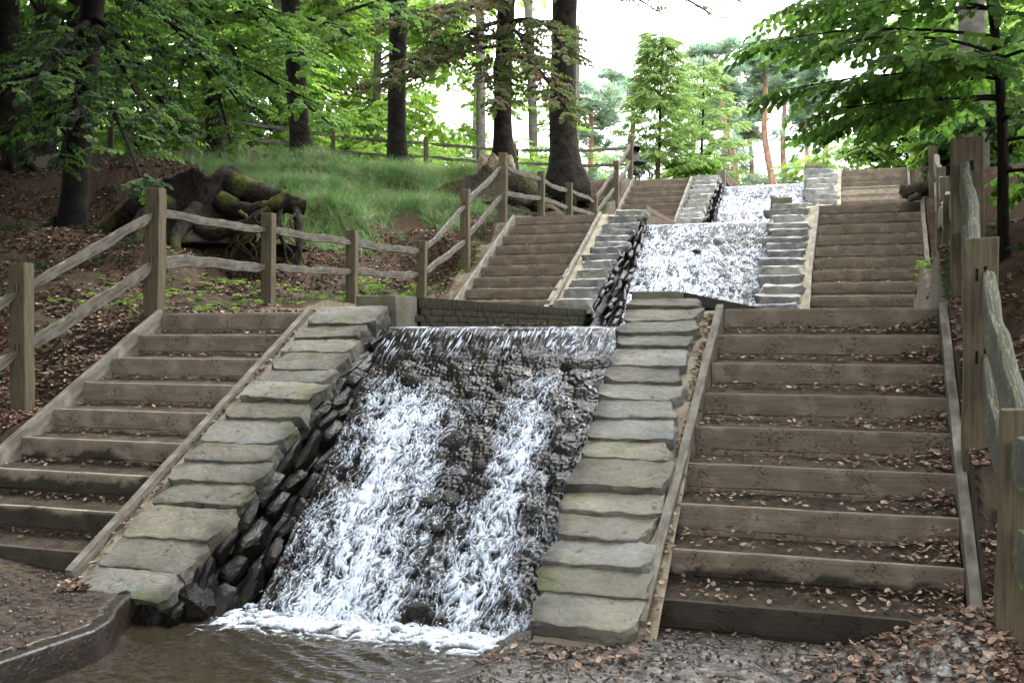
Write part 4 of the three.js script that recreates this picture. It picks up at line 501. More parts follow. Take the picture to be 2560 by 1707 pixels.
// a tree: trunk, its limbs, its crown. lim: [from, to, sprays, spread, sag]; clumps: [centre, radius, sprays]
function tree(o_) {
  const { name, label, category = 'tree', group, base, top, r0, r1 = r0 * 0.6, flare = 0, bark = M.bark, spray = 'beech', tints = [TINT.mid], lim = [], clumps = [], scale = 1, sides = 14, bend = 0.15, out, leafM = M.leaf } = o_;
  const t = thing(name, label, category, group, V(base)), o = t.position, b = V(base).add(new THREE.Vector3(0, -0.5, 0)).sub(o), e = V(top).sub(o), n = 26, pts = [], rad = [], ph = rnd() * 90, hgt = e.y - b.y, perp = new THREE.Vector3(1, 0, 0.4);
  for (let i = 0; i <= n; i++) { const f = i / n, h = f * hgt - 0.5; pts.push(new THREE.Vector3().lerpVectors(b, e, f).addScaledVector(perp, bend * r0 * 4 * (n2(f * 2.2 + ph, 1) - n2(ph, 1)) * sst(0, 0.2, f))); rad.push(mix(r0, r1, f) + flare * Math.exp(-Math.max(0, h) / (flare * 1.3 + 0.01)) * r0 * 2); }
  part('trunk', limb(pts, rad, sides, { rough: 0.07, freq: 0.7, seed: ph, tile: 1.1, uvr: r0, flute: flare ? (a, f, len) => 0.28 * Math.exp(-Math.max(0, len - 0.5) / 0.5) * n2(Math.cos(a) * 1.7 + ph, Math.sin(a) * 1.7) + 0.03 * n2(Math.cos(a) * 2.2 + ph, Math.sin(a) * 2.2 + len * 0.1) : null }), bark, t);
  if (flare) for (let k = 0; k < 7; k++) { const a = k * 0.9 + R(-.2, .2), L = r0 * R(1.8, 3.4), p = [0, 0.3, 0.6, 1].map((u) => { const x = base[0] + Math.cos(a + 0.3 * u) * (r0 * 0.7 + L * u), z = base[2] + Math.sin(a + 0.3 * u) * (r0 * 0.7 + L * u); return P3(x, mix(base[1] + r0 * 0.9, H(x, z), sst(0, 0.6, u)) - 0.12 * u, z).sub(o); }); part('root', limb(spline(p, 8), [...Array(9).keys()].map((i) => r0 * mix(0.36, 0.08, i / 8)), 7, { rough: 0.2, seed: k + ph }), bark, t); }
  const ms = [], cs = [], br = []; const gs = SPRAY[spray] ?? spray;
  const put = (p, yaw, s) => { ms.push(M4(p, R(-.8, .8), yaw, -0.12 - 0.3 * rnd() + 0.25 * G(), s)); const c = tints[Math.floor(rnd() * tints.length)]; cs.push(tint(c)); };
  const trunkAt = (h) => { const f = clamp((h - b.y) / hgt) * n, i = Math.min(n - 1, Math.floor(f)); return new THREE.Vector3().lerpVectors(pts[i], pts[i + 1], f - i); };
  for (const [f, to, cnt, spread, sag = 0.25, thick] of lim) {
    const B = V(to).sub(o), A = Array.isArray(f) ? V(f).sub(o) : trunkAt(f - base[1]), L = A.distanceTo(B), mid = new THREE.Vector3().lerpVectors(A, B, 0.5).add(new THREE.Vector3(R(-.1, .1) * L, sag * L * 0.5, R(-.1, .1) * L)), cv = new THREE.QuadraticBezierCurve3(A, mid, B), th = thick ?? Math.min(r0 * 0.35, 0.012 + 0.012 * L), yaw0 = Math.atan2(-(B.z - A.z), B.x - A.x), m = 12;
    br.push(limb(cv.getPoints(m), [...Array(m + 1).keys()].map((i) => th * mix(1, 0.25, i / m)), 6, { rough: 0.1, seed: L, tile: 0.5 }));
    for (let k = 0; k < cnt; k++) { // side twigs lie in flat layers, drooping away from the limb
      const u = Math.pow(rnd(), 0.75) * 0.88 + 0.14, p = cv.getPoint(Math.min(1, u)), sd = rnd() < 0.5 ? -1 : 1, off = Math.abs(G()) * spread * (1.15 - 0.7 * u), a2 = yaw0 + sd * R(0.25, 1.2) * (u > 0.95 ? 0.3 : 1);
      p.x += Math.cos(a2) * off; p.z -= Math.sin(a2) * off; p.y += -off * 0.28 + 0.13 * G() * Math.min(1, spread); put(p, a2 + R(-.5, .5), scale * R(0.8, 1.2));
      if (k % 7 === 0 && off > 0.2 * spread) { const q = cv.getPoint(Math.max(0.05, Math.min(1, u) - 0.12)); br.push(limb([q, new THREE.Vector3().lerpVectors(q, p, 0.5).add(new THREE.Vector3(0, 0.05 * off, 0)), p], [th * 0.35, th * 0.22, th * 0.1], 4)); }
    }
  }
  for (const [c, rr, cnt, flat = 0.55] of clumps) {
    const C = V(c).sub(o), A = trunkAt(Math.min(C.y - 0.25 * Math.hypot(C.x, C.z), e.y)), L = A.distanceTo(C);
    if (L > 0.3 && !o_.noLimbs) { const mid = new THREE.Vector3().lerpVectors(A, C, 0.5).add(new THREE.Vector3(0, 0.12 * L, 0)); br.push(limb(new THREE.QuadraticBezierCurve3(A, mid, C).getPoints(6), [...Array(7).keys()].map((i) => Math.min(r1 * 0.7, 0.02 + 0.013 * L) * mix(1, 0.25, i / 6)), 5, { rough: 0.1, seed: L, tile: 0.5 })); }
    for (let k = 0; k < cnt; k++) { let x, y, z; do { x = R(-1, 1); y = R(-1, 1); z = R(-1, 1); } while (x * x + y * y + z * z > 1); const p = new THREE.Vector3(C.x + x * rr, C.y + y * rr * flat - 0.15 * rr * (x * x + z * z), C.z + z * rr); put(p, Math.atan2(-z, x) + R(-1, 1), scale * R(0.75, 1.25)); }
  }
  if (br.length) part('branches', merge(br), o_.twigM ?? bark, t);
  if (ms.length) inst('crown', gs, leafM, t, ms, cs, 'stuff');
  return t;
}
// clumps in a crown-shaped volume
function crownClumps(c, rx, h, n, cr, cnt, seed, flat) { const s = rnd; rnd = rngOf(seed); const a = []; for (let i = 0; i < n; i++) { const th = R(0, 6.283), q = Math.sqrt(R(0.05, 1)), y = R(-1, 1), k = Math.sqrt(1 - 0.75 * y * y); a.push([[c[0] + Math.cos(th) * q * rx * k, c[1] + y * h, c[2] + Math.sin(th) * q * rx * k], cr * R(0.7, 1.3), Math.round(cnt * R(0.7, 1.3)), flat]); } rnd = s; return a; }

// ---------------------------------------------------------------- near trees
rnd = rngOf(21);
{ // slender beech on the right bank, its boughs hanging over the stairs
  const lim = [], r = rngOf(5); const tips = [[-.86, 4.14, 9], [-.68, 4.66, 10], [-.6, 3.75, 9], [-.3, 3.55, 9], [-.05, 3.8, 9.5], [-.45, 4.35, 8.6], [-.2, 3.95, 8.4], [-.1, 4.9, 9.2], [.3, 4.6, 8.6], [.25, 3.75, 8.2], [.55, 3.75, 8.4], [-.3, 4.9, 10.8], [.1, 3.9, 10.6], [.4, 3.75, 10.2], [-.45, 3.6, 10], [-.7, 4.35, 9.6], [1.5, 3.4, 8], [1.9, 3.9, 8.4], [2.2, 3.2, 9.2], [1.7, 2.9, 9], [1.6, 4.4, 8.8], [2.0, 4.6, 10], [1.2, 4.9, 8.2], [.8, 4.2, 7.9], [1.4, 3.0, 10.5], [1.9, 3.6, 11], [.6, 5.2, 8.8], [1.3, 5.4, 9.8]];
  tips.forEach((p, i) => lim.push([Math.max(2.9, p[1] + 0.25 - 0.12 * Math.hypot(p[0] - .95, p[2] - 9.5)), p, i < 16 ? 44 : 34, 0.42, 0.16]));
  for (let i = 0; i < 10; i++) lim.push([5 + r() * 1.5, [r() * 5 - 2, 5.6 + r() * 1.6, 7.5 + r() * 5], 40, 0.6, 0.2]);
  tree({ name: 'beech_tree', label: 'slender dark-stemmed young beech arching its leafy boughs over the right stairs', base: [1.05, 2.45, 9.5], top: [0.8, 7.2, 9.5], r0: 0.05, r1: 0.02, lim, tints: [[0.12, 0.25, 0.035], TINT.mid, [0.15, 0.29, 0.045], [0.05, 0.11, 0.018]], scale: 0.98, bend: 0.5 });
}
tree({ name: 'beech_tree', label: 'thin dark tree at the right edge of the picture behind the fence', base: [1.72, 3.2, 12.5], top: [1.9, 9, 12.5], r0: 0.07, r1: 0.03, tints: [TINT.dark, TINT.mid], scale: 1.1, lim: [[4, [1.1, 3.9, 11.5], 60, 0.6], [4.6, [2.4, 4.1, 11], 70, 0.7], [5, [2.8, 4.8, 12], 70, 0.7], [5.2, [1.0, 4.7, 13.5], 60, 0.6], [4.2, [2.4, 3.5, 13], 60, 0.6], [6, [2.4, 5.6, 11.4], 70, 0.7], [6.4, [1.2, 6, 12], 70, 0.7], [7.4, [2.2, 6.8, 13], 70, 0.8], [8, [0.6, 7.2, 13.5], 70, 0.8]] });
tree({ name: 'beech_tree', label: 'thick grey trunk high on the right, half hidden behind hanging leaves', base: [1.45, 4.2, 17], top: [1.3, 16, 17], r0: 0.2, r1: 0.15, bark: M.barkGrey, tints: [TINT.mid, TINT.dark, TINT.bright], scale: 1.3, clumps: [[[2.2, 5.6, 18], .9, 70], [[3.2, 6.2, 17], 1.1, 80], [[2.9, 4.9, 16.4], .9, 70], [[3.9, 5.2, 18], 1.1, 80], [[2.5, 7.4, 18], 1.1, 90], [[3.8, 7.8, 17.4], 1.2, 90], [[0.6, 8.6, 18.5], 1.0, 70], [[2.2, 9.4, 17.2], 1.4, 90], [[4.6, 6.6, 17], 1.2, 80], ...crownClumps([1.4, 13, 17], 4, 3, 14, 1.4, 60, 3)] });
tree({ name: 'shrub', category: 'shrub', label: 'dark green bush beside the top right stairs, under the hanging boughs', base: [0.95, 6.1, 31.5], top: [0.9, 7.4, 31.5], r0: 0.05, tints: [TINT.mid, TINT.dark, TINT.bright], scale: 1.1, spray: 'dense', clumps: crownClumps([0.75, 7.5, 31.6], 1.3, 1.2, 16, 0.6, 60, 11) });
tree({ name: 'shrub', category: 'shrub', label: 'pale green low bush on the skyline between the stairs and the topmost cascade', base: [-1.0, 6.05, 37], top: [-1, 7, 37], r0: 0.05, tints: [TINT.lime, TINT.pale], scale: 1.2, spray: 'dense', clumps: crownClumps([-0.9, 7.2, 37], 1.6, 0.9, 12, 0.6, 40, 12) });
tree({ name: 'shrub', category: 'shrub', label: 'leafy thicket beyond the right fence, below the grey trunk', base: [2.2, 4.7, 19.5], top: [2.2, 6, 19.5], r0: 0.05, tints: [TINT.bright, TINT.mid], scale: 1.2, spray: 'dense', clumps: [...crownClumps([1.9, 5.9, 20], 0.9, 1.2, 12, 0.5, 45, 13), ...crownClumps([3.0, 6.0, 22], 1.2, 1.4, 12, 0.6, 45, 14)] });
tree({ name: 'broadleaf_tree', label: 'light green tree filling the right background behind the boughs', base: [4, 6.3, 36], top: [4, 17, 36], r0: 0.18, tints: [TINT.lime, TINT.bright, TINT.pale], scale: 1.5, spray: 'dense', clumps: crownClumps([3.4, 10.5, 36], 3, 4.2, 34, 1.2, 50, 15) });
// left: dark beeches close to the path
rnd = rngOf(22);
tree({ name: 'beech_tree', label: 'nearest dark leaning trunk at the far left, above the mossy bank', base: [-11.88, 3.25, 13], top: [-10.6, 12.5, 13.2], r0: 0.21, r1: 0.15, flare: 0.2, tints: [TINT.dark, TINT.deep, TINT.mid, TINT.mid], scale: 1.0,
  lim: [[6.5, [-9.72, 4.55, 10], 70, .8], [6, [-8.9, 4.05, 10.2], 46, .7], [5.6, [-8.1, 3.45, 10.1], 50, .5], [6.6, [-9.1, 4.4, 12], 90, .8], [7.2, [-8.7, 5.0, 13], 80, .8], [6.2, [-11.4, 4.5, 10.5], 46, .8], [5.8, [-12.8, 4.9, 11.4], 46, .8], [7.8, [-12.6, 6.2, 11.5], 46, .9], [5.4, [-10.4, 3.9, 11.2], 60, .6], [7.6, [-9.2, 5.9, 11.5], 46, .9], [8, [-8.8, 6.4, 12.4], 70, .9], [5.2, [-13.6, 4.4, 12.6], 60, .7], [6.4, [-8.9, 4.5, 11.2], 60, .7]],
  bark: M.barkDark, clumps: crownClumps([-12, 10.4, 11], 5, 2.4, 32, 1.7, 150, 16) });
tree({ name: 'beech_tree', label: 'broad dark trunk in the upper left corner of the wood', base: [-20.9, 5.9, 22], top: [-20.9, 17, 22], r0: 0.36, r1: 0.3, flare: 0.22, bark: M.barkDark, tints: [TINT.dark, TINT.mid], scale: 1.5, spray: 'dense', clumps: [...crownClumps([-19.5, 8.6, 18.5], 3.2, 1.2, 6, 1.1, 36, 17), ...crownClumps([-21, 13, 22], 5, 3, 18, 1.7, 50, 18)] });
tree({ name: 'beech_tree', label: 'second dark trunk from the upper left corner, narrower than its neighbour', base: [-16.3, 5.4, 18], top: [-16.0, 15, 18], r0: 0.17, r1: 0.13, flare: 0.22, bark: M.barkDark, tints: [TINT.dark, TINT.deep, TINT.mid], scale: 1.3, clumps: [...crownClumps([-14.6, 7.3, 15.4], 2.4, 1.0, 5, 0.9, 40, 19), ...crownClumps([-15, 12, 16], 5, 2.6, 28, 1.7, 110, 20)] });
tree({ name: 'beech_tree', label: 'leaning dark trunk behind the mossy stump, vanishing into leaves', base: [-14.0, 5.6, 20], top: [-14.8, 15, 20], r0: 0.19, r1: 0.19, flare: 0.22, bark: M.barkDark, tints: [TINT.mid, [0.12, 0.24, 0.03], [0.15, 0.28, 0.035], [0.09, 0.19, 0.025]], scale: 1.25,
  lim: [[7.6, [-8.9, 5.3, 16], 90, 1, .3], [8.6, [-9.4, 6.4, 16], 110, 1, .3], [9.2, [-10.2, 7.0, 16.5], 110, 1.1], [8.4, [-10.8, 5.9, 16.2], 110, 1], [9, [-11.8, 6.9, 16], 110, 1], [8, [-12.4, 6.0, 16.6], 100, 1], [9.4, [-12.6, 7.8, 17], 100, 1.1], [8.8, [-9.0, 7.1, 17.5], 100, 1.1], [7.8, [-11.6, 5.3, 17], 70, .8], [9.8, [-10.6, 8.2, 17.2], 100, 1.1], [9.9, [-8.6, 7.8, 18.4], 90, 1.1]], clumps: crownClumps([-13, 13, 19], 5, 2.4, 16, 1.7, 60, 23) });
tree({ name: 'beech_tree', label: 'pale slim trunk deep in the wood, between the dark left-hand trunks', base: [-24.8, 6.1, 32], top: [-24.8, 19, 32], r0: 0.19, r1: 0.15, bark: M.barkGrey, tints: [TINT.bright, TINT.mid], scale: 1.6, spray: 'dense', clumps: crownClumps([-24, 11, 31], 4.5, 4.5, 34, 1.5, 46, 24) });
tree({ name: 'beech_tree', label: 'brown trunk behind the hilltop fence, above the mossy stump', base: [-13.5, 6.0, 22.9], top: [-14.3, 15, 22.9], r0: 0.26, r1: 0.21, flare: 0.22, tints: [TINT.mid, TINT.bright], scale: 1.4, clumps: crownClumps([-14, 14, 22], 4.5, 2.4, 10, 1.6, 50, 25) });
tree({ name: 'beech_tree', label: 'straight dark trunk standing in the grass, left of the pale broken stump', base: [-11.75, 5.98, 24.7], top: [-11.75, 17, 24.7], r0: 0.25, r1: 0.2, flare: 0.22, tints: [TINT.dark, TINT.olive, TINT.mid], scale: 1.35, lim: [[10, [-9.4, 8.2, 22], 60, 1], [10.4, [-13.4, 8.6, 22], 80, 1.1], [10.8, [-11.6, 9.2, 21], 80, 1.1]], clumps: crownClumps([-11.5, 14, 24], 4.5, 2.4, 14, 1.7, 56, 26) });
tree({ name: 'beech_tree', label: 'dark trunk rising behind the pale broken stump, with copper tinged boughs', base: [-8.68, 5.85, 24.3], top: [-8.6, 17, 24.3], r0: 0.235, r1: 0.19, flare: 0.22, tints: [TINT.olive, TINT.copper, TINT.olive, [0.06, 0.085, 0.02], [0.1, 0.15, 0.03]], scale: 1.35,
  lim: [[8.6, [-5.7, 5.95, 20], 80, .55, .3], [9.3, [-5.8, 7.15, 20], 80, .6, .25], [9.6, [-8.5, 8.1, 20], 110, .9], [9, [-9.9, 6.85, 19.5], 100, .7], [8.6, [-7.4, 6.45, 20.4], 100, .7], [9.2, [-6.8, 7.2, 20.8], 90, .7], [9.8, [-10.6, 8.1, 20], 110, .9], [9.4, [-9.0, 7.3, 20.6], 90, .8], [10, [-7.2, 8.6, 20.2], 100, .9], [10.2, [-5.6, 8.6, 20.6], 60, .7], [8.8, [-10.2, 7.3, 21.4], 70, .7]], clumps: crownClumps([-8.4, 13.6, 23], 4.5, 2.4, 12, 1.7, 50, 27) });
tree({ name: 'beech_tree', label: 'tallest and thickest dark trunk with flared roots beside the top left stairs', base: [-7.72, 5.62, 26.5], top: [-7.68, 18, 26.5], r0: 0.345, r1: 0.31, flare: 0.42, sides: 22, tints: [TINT.copper, TINT.olive], scale: 1.1, lim: [[11, [-4.75, 9.15, 24], 46, .8, .3], [11.4, [-3.5, 8.95, 24], 34, .6, .3], [11.6, [-2.9, 9.3, 24.4], 34, .7, .3], [11.2, [-5.6, 9.6, 24], 50, .8]], clumps: crownClumps([-7, 14.5, 25.5], 4.5, 2.4, 14, 1.7, 40, 28) });
tree({ name: 'broadleaf_tree', label: 'slim pale trunk just left of the trunk with copper tinged boughs', base: [-12.9, 6.05, 34], top: [-13.1, 20, 34], r0: 0.17, r1: 0.14, bark: M.barkGrey, tints: [TINT.lime, TINT.bright], scale: 1.5, spray: 'dense', clumps: crownClumps([-13.2, 10.6, 34.5], 2.4, 4.2, 12, 0.9, 24, 29) });
tree({ name: 'broadleaf_tree', label: 'thin ivy-clad trunk between the copper boughed trunk and the thickest trunk', base: [-11.6, 6.05, 36], top: [-12.15, 20, 36], r0: 0.18, r1: 0.13, bark: M.barkGrey, tints: [TINT.lime, TINT.bright], scale: 1.3, spray: 'dense', clumps: [...crownClumps([-11.4, 9.4, 36], 1.1, 3.4, 10, 0.6, 20, 30), ...crownClumps([-12, 15.5, 36], 2.4, 1.6, 5, 1, 24, 31)] });
// the bright wood behind
rnd = rngOf(23);
[[-19.3, 31, 'bright', 'bright leafy tree far behind the brown trunk', 4.2, 9.8], [-23.5, 30, 'bright', 'bright green tree far back on the left, behind the leaning trunk', 4.2, 10.2], [-17.2, 34, 'lime', 'sunlit green tree far back, right of the brown trunk', 3.6, 9.6], [-28.5, 29, 'bright', 'shaded green tree far back behind the left corner trunks', 4.6, 10.5], [-20.5, 40, 'lime', 'pale green tree farthest back behind the left wood', 5, 11.5], [-16.5, 42, 'pale', 'hazy green tree low behind the straight trunk in the grass', 2.2, 8.2], [-29, 38, 'bright', 'tall bright tree behind the upper left corner', 6, 13], [-35, 33, 'lime', 'green tree at the far left edge deep in the wood', 6, 11], [-13.3, 47, 'pale', 'faint pale tree behind the thickest trunk', 2.2, 8]].forEach(([x, z, t, label, rr, hc], i) => {
  tree({ name: 'broadleaf_tree', label, base: [x, 6.05, z], top: [x + R(-.6, .6), hc + 8, z], r0: R(0.12, 0.2), bark: M.barkGrey, tints: t === 'mid' ? [TINT.mid, TINT.bright] : t === 'bright' ? [TINT.bright, TINT.lime, TINT.mid] : t === 'lime' ? [TINT.lime, TINT.bright] : [TINT.pale, TINT.lime], scale: 1.5, spray: 'dense', clumps: crownClumps([x, hc, z], rr, i === 6 ? 6 : rr < 2.5 ? 2 : 4.6, Math.round(rr < 2.5 ? 10 : 20 + rr * 6), 1.05, rr < 2.5 ? 24 : 46, 60 + i) });
});
[[-17.5, 28.5, 1.1, 'bright', 'leafy saplings on the hilltop behind the left run of the far fence'], [-13.9, 29.5, 1.0, 'lime', 'light green saplings behind the far fence, between the brown and straight trunks'], [-10.6, 31, 0.6, 'lime', 'light green scrub behind the far fence, left of the thickest trunk'], [-21.5, 26.5, 1.2, 'mid', 'green scrub on the shaded crest left of the far fence']].forEach(([x, z, h, t, label], i) => tree({ name: 'shrub', category: 'shrub', label, base: [x, 6.05, z], top: [x, 7.4, z], r0: 0.04, tints: [TINT[t], TINT.bright], scale: 1.05, spray: 'dense', clumps: crownClumps([x, 6.9, z], i === 2 ? 1.7 : 2.4, h, i === 2 ? 12 : 26, 0.5, 26, 80 + i) }));
// young trees by the head of the left stairs
tree({ name: 'young_tree', label: 'young bushy tree tied to a stake at the head of the left stairs', base: [-6.35, 6.05, 32], top: [-6.22, 11.0, 32], r0: 0.055, r1: 0.02, tints: [[0.2, 0.31, 0.08], [0.24, 0.36, 0.1], [0.15, 0.26, 0.05]], scale: 0.9, spray: 'beech', lim: [...Array(60).keys()].map((i) => { const h = 6.7 + 4.1 * Math.pow(i / 60, 0.9), a = i * 2.4, rr = (h < 7.4 ? 0.9 : 1.18) * (1 - Math.pow(Math.max(0, (h - 7.2) / 4.1), 1.3)) * R(0.7, 1.1) + 0.12; return [h, [-6.3 + Math.cos(a) * rr, h + 0.25, 32 + Math.sin(a) * rr], 42, 0.4, 0.05, 0.012]; }) });
tree({ name: 'young_tree', label: 'pale green feathery tree right behind the staked young tree', base: [-5.75, 6.05, 36.5], top: [-5.6, 11.2, 36.5], r0: 0.06, r1: 0.02, tints: [[0.28, 0.4, 0.13], [0.3, 0.42, 0.16], [0.22, 0.34, 0.09]], scale: 0.95, spray: 'beech', lim: [...Array(56).keys()].map((i) => { const h = 6.5 + 4.5 * i / 56, a = i * 2.4, rr = 1.75 * (1 - Math.pow(Math.max(0, (h - 7.4) / 4.2), 1.3)) * R(0.6, 1.1) + 0.15; return [h, [-5.65 + Math.cos(a) * rr, h + 0.2, 36.5 + Math.sin(a) * rr], 40, 0.46, 0.05, 0.012]; }) });
tree({ name: 'shrub', category: 'shrub', label: 'round dark green bush at the head of the left stairs below the feathery tree', base: [-5.35, 6.05, 33.4], top: [-5.35, 6.9, 33.4], r0: 0.04, tints: [TINT.bright, TINT.mid], scale: 0.9, spray: 'dense', clumps: crownClumps([-5.3, 6.75, 33.4], 0.85, 0.55, 14, 0.4, 34, 91) });
// pines on the plateau
rnd = rngOf(24);
const tuft = (() => { const l = [], r = rngOf(4); for (let i = 0; i < 26; i++) { const g = new THREE.PlaneGeometry(0.026, 0.34); g.translate(0, 0.2, 0); g.rotateY(r() * 6.3); g.rotateX((r() - 0.5) * 2.6); g.rotateZ((r() - 0.5) * 2.6); l.push(g); } return merge(l); })();
[[[-5.9, 52], [-7.29, 15.07], 'tall pine with a leaning orange trunk left of the skyline gap', 15.3, 1.7], [[-4.9, 55], [-5.33, 15.86], 'tall straight pine in the middle of the skyline group', 15.9, 1.6], [[-4.35, 58], [-4.7, 15.27], 'slender curved pine at the right of the skyline group', 15.6, 1.9], [[-6.5, 60], [-6.65, 13.8], 'thin orange pine just behind the leaning pine', 14.6, 1.4], [[-1.9, 50], [-2.3, 13.2], 'short leaning pine near the hanging leaf tips', 13.9, 1.3], [[-7.6, 56], [-7.43, 13.07], 'thin pine behind the pale feathery tree', 13.8, 1.5], [[-12.5, 48], [-12.63, 12.28], 'pink barked pine seen just right of the thickest trunk', 12.6, 1.9], [[-12, 54], [-12.1, 14.8], 'pine with a broad blue-green crown left of the staked young tree', 15, 2.2], [[-3.4, 62], [-3.95, 15.0], 'thin distant pine right of the skyline group', 15.4, 1.6], [[-9.9, 58], [-9.6, 13.5], 'thin pine half hidden behind the staked young tree', 14.2, 1.7]].forEach(([[x, z], [tx, th], label, hc, cr], i) => {
  const q = hc - 0.2, fx = x + (tx - x) * 1.1, cl = crownClumps([fx, hc - 0.6, z], cr * 0.85, 1.3, 11, 0.65, 26, 100 + i, 0.5); for (let k = 0; k < 5; k++) cl.push([[fx + R(-1, 1) * 1.3, R(8.6, 12.6), z + R(-1, 1)], 0.55, 10, 0.5]);
  tree({ name: 'pine_tree', label, base: [x, 6.05, z], top: [fx, q, z], r0: i < 3 ? 0.24 : 0.18, r1: 0.1, bark: M.pineBark, tints: [TINT.pine, [0.28, 0.4, 0.27], [0.14, 0.23, 0.13]], spray: tuft, leafM: M.needle, scale: 1.0, bend: 0.5, clumps: cl });
});
[[-9.5, 66, 3.2, 9, 'pale distant trees low on the skyline left of the pines'], [-6.2, 64, 2.2, 8.6, 'pale distant trees low on the skyline under the pines'], [-14, 62, 3.4, 10, 'distant trees behind the pink barked pine']].forEach(([x, z, rr, hc, label], i) => tree({ name: 'broadleaf_tree', label, base: [x, 6.05, z], top: [x, hc + 2, z], r0: 0.12, tints: [TINT.pale, TINT.lime, TINT.pine], scale: 1.7, spray: 'dense', clumps: crownClumps([x, hc, z], rr, 2.6, 18, 1.1, 34, 120 + i) }));
// trees standing over the path behind and beside the viewer; their crowns shade the foot of the cascade
rnd = rngOf(25);
const OVER = [[-9.5, 1.5, 0.35, 'tall beech on the left bank beside the viewer'], [-13, -5, 0.4, 'tall beech behind the viewer on the left'], [4.5, 1, 0.3, 'tall beech on the right bank beside the viewer'], [5.5, 9, 0.32, 'tall beech high on the right bank beyond the fence'], [-3, -9, 0.4, 'tall beech on the path behind the viewer'], [-17, 7, 0.36, 'tall beech on the shaded left slope outside the view'], [3.8, -7, 0.3, 'tall beech behind the viewer on the right'], [-14.5, 4.5, 0.33, 'beech on the left slope, just outside the left edge of the view'], [-21, 1, 0.35, 'beech far down the left slope outside the view'], [-25, 9, 0.35, 'beech in the dark wood beyond the left edge of the view'], [9, -3, 0.35, 'beech behind the viewer far on the right'], [-20, -9, 0.35, 'beech far behind the viewer on the left'], [-12.5, 8, 0.3, 'beech on the dark slope left of the nearest left stairs, outside the view'], [-8.6, -3.5, 0.33, 'beech behind the viewer close to the left-hand path'], [-15, 15, 0.25, 'dark beech hidden in the leaves behind the nearest leaning trunk']];
OVER.forEach(([x, z, r0, label], i) => { const b = bank(x, z); tree({ name: 'beech_tree', label, base: [x, b, z], top: [x, b + 14, z], r0, flare: 0.22, tints: [TINT.mid, TINT.dark], scale: 3.4, clumps: [...crownClumps([x, b + 11, z + (i < 1 ? 2 : 0)], 6, 3, 30, 2.2, [2, 3, 4, 6, 10].includes(i) ? 22 : i === 0 ? 45 : 70, 140 + i), ...((i > 7 && i !== 12 && i !== 14) || i === 1 ? crownClumps([x, b + 5, z], 4, 3, 16, 1.8, 50, 180 + i) : [])] }); });
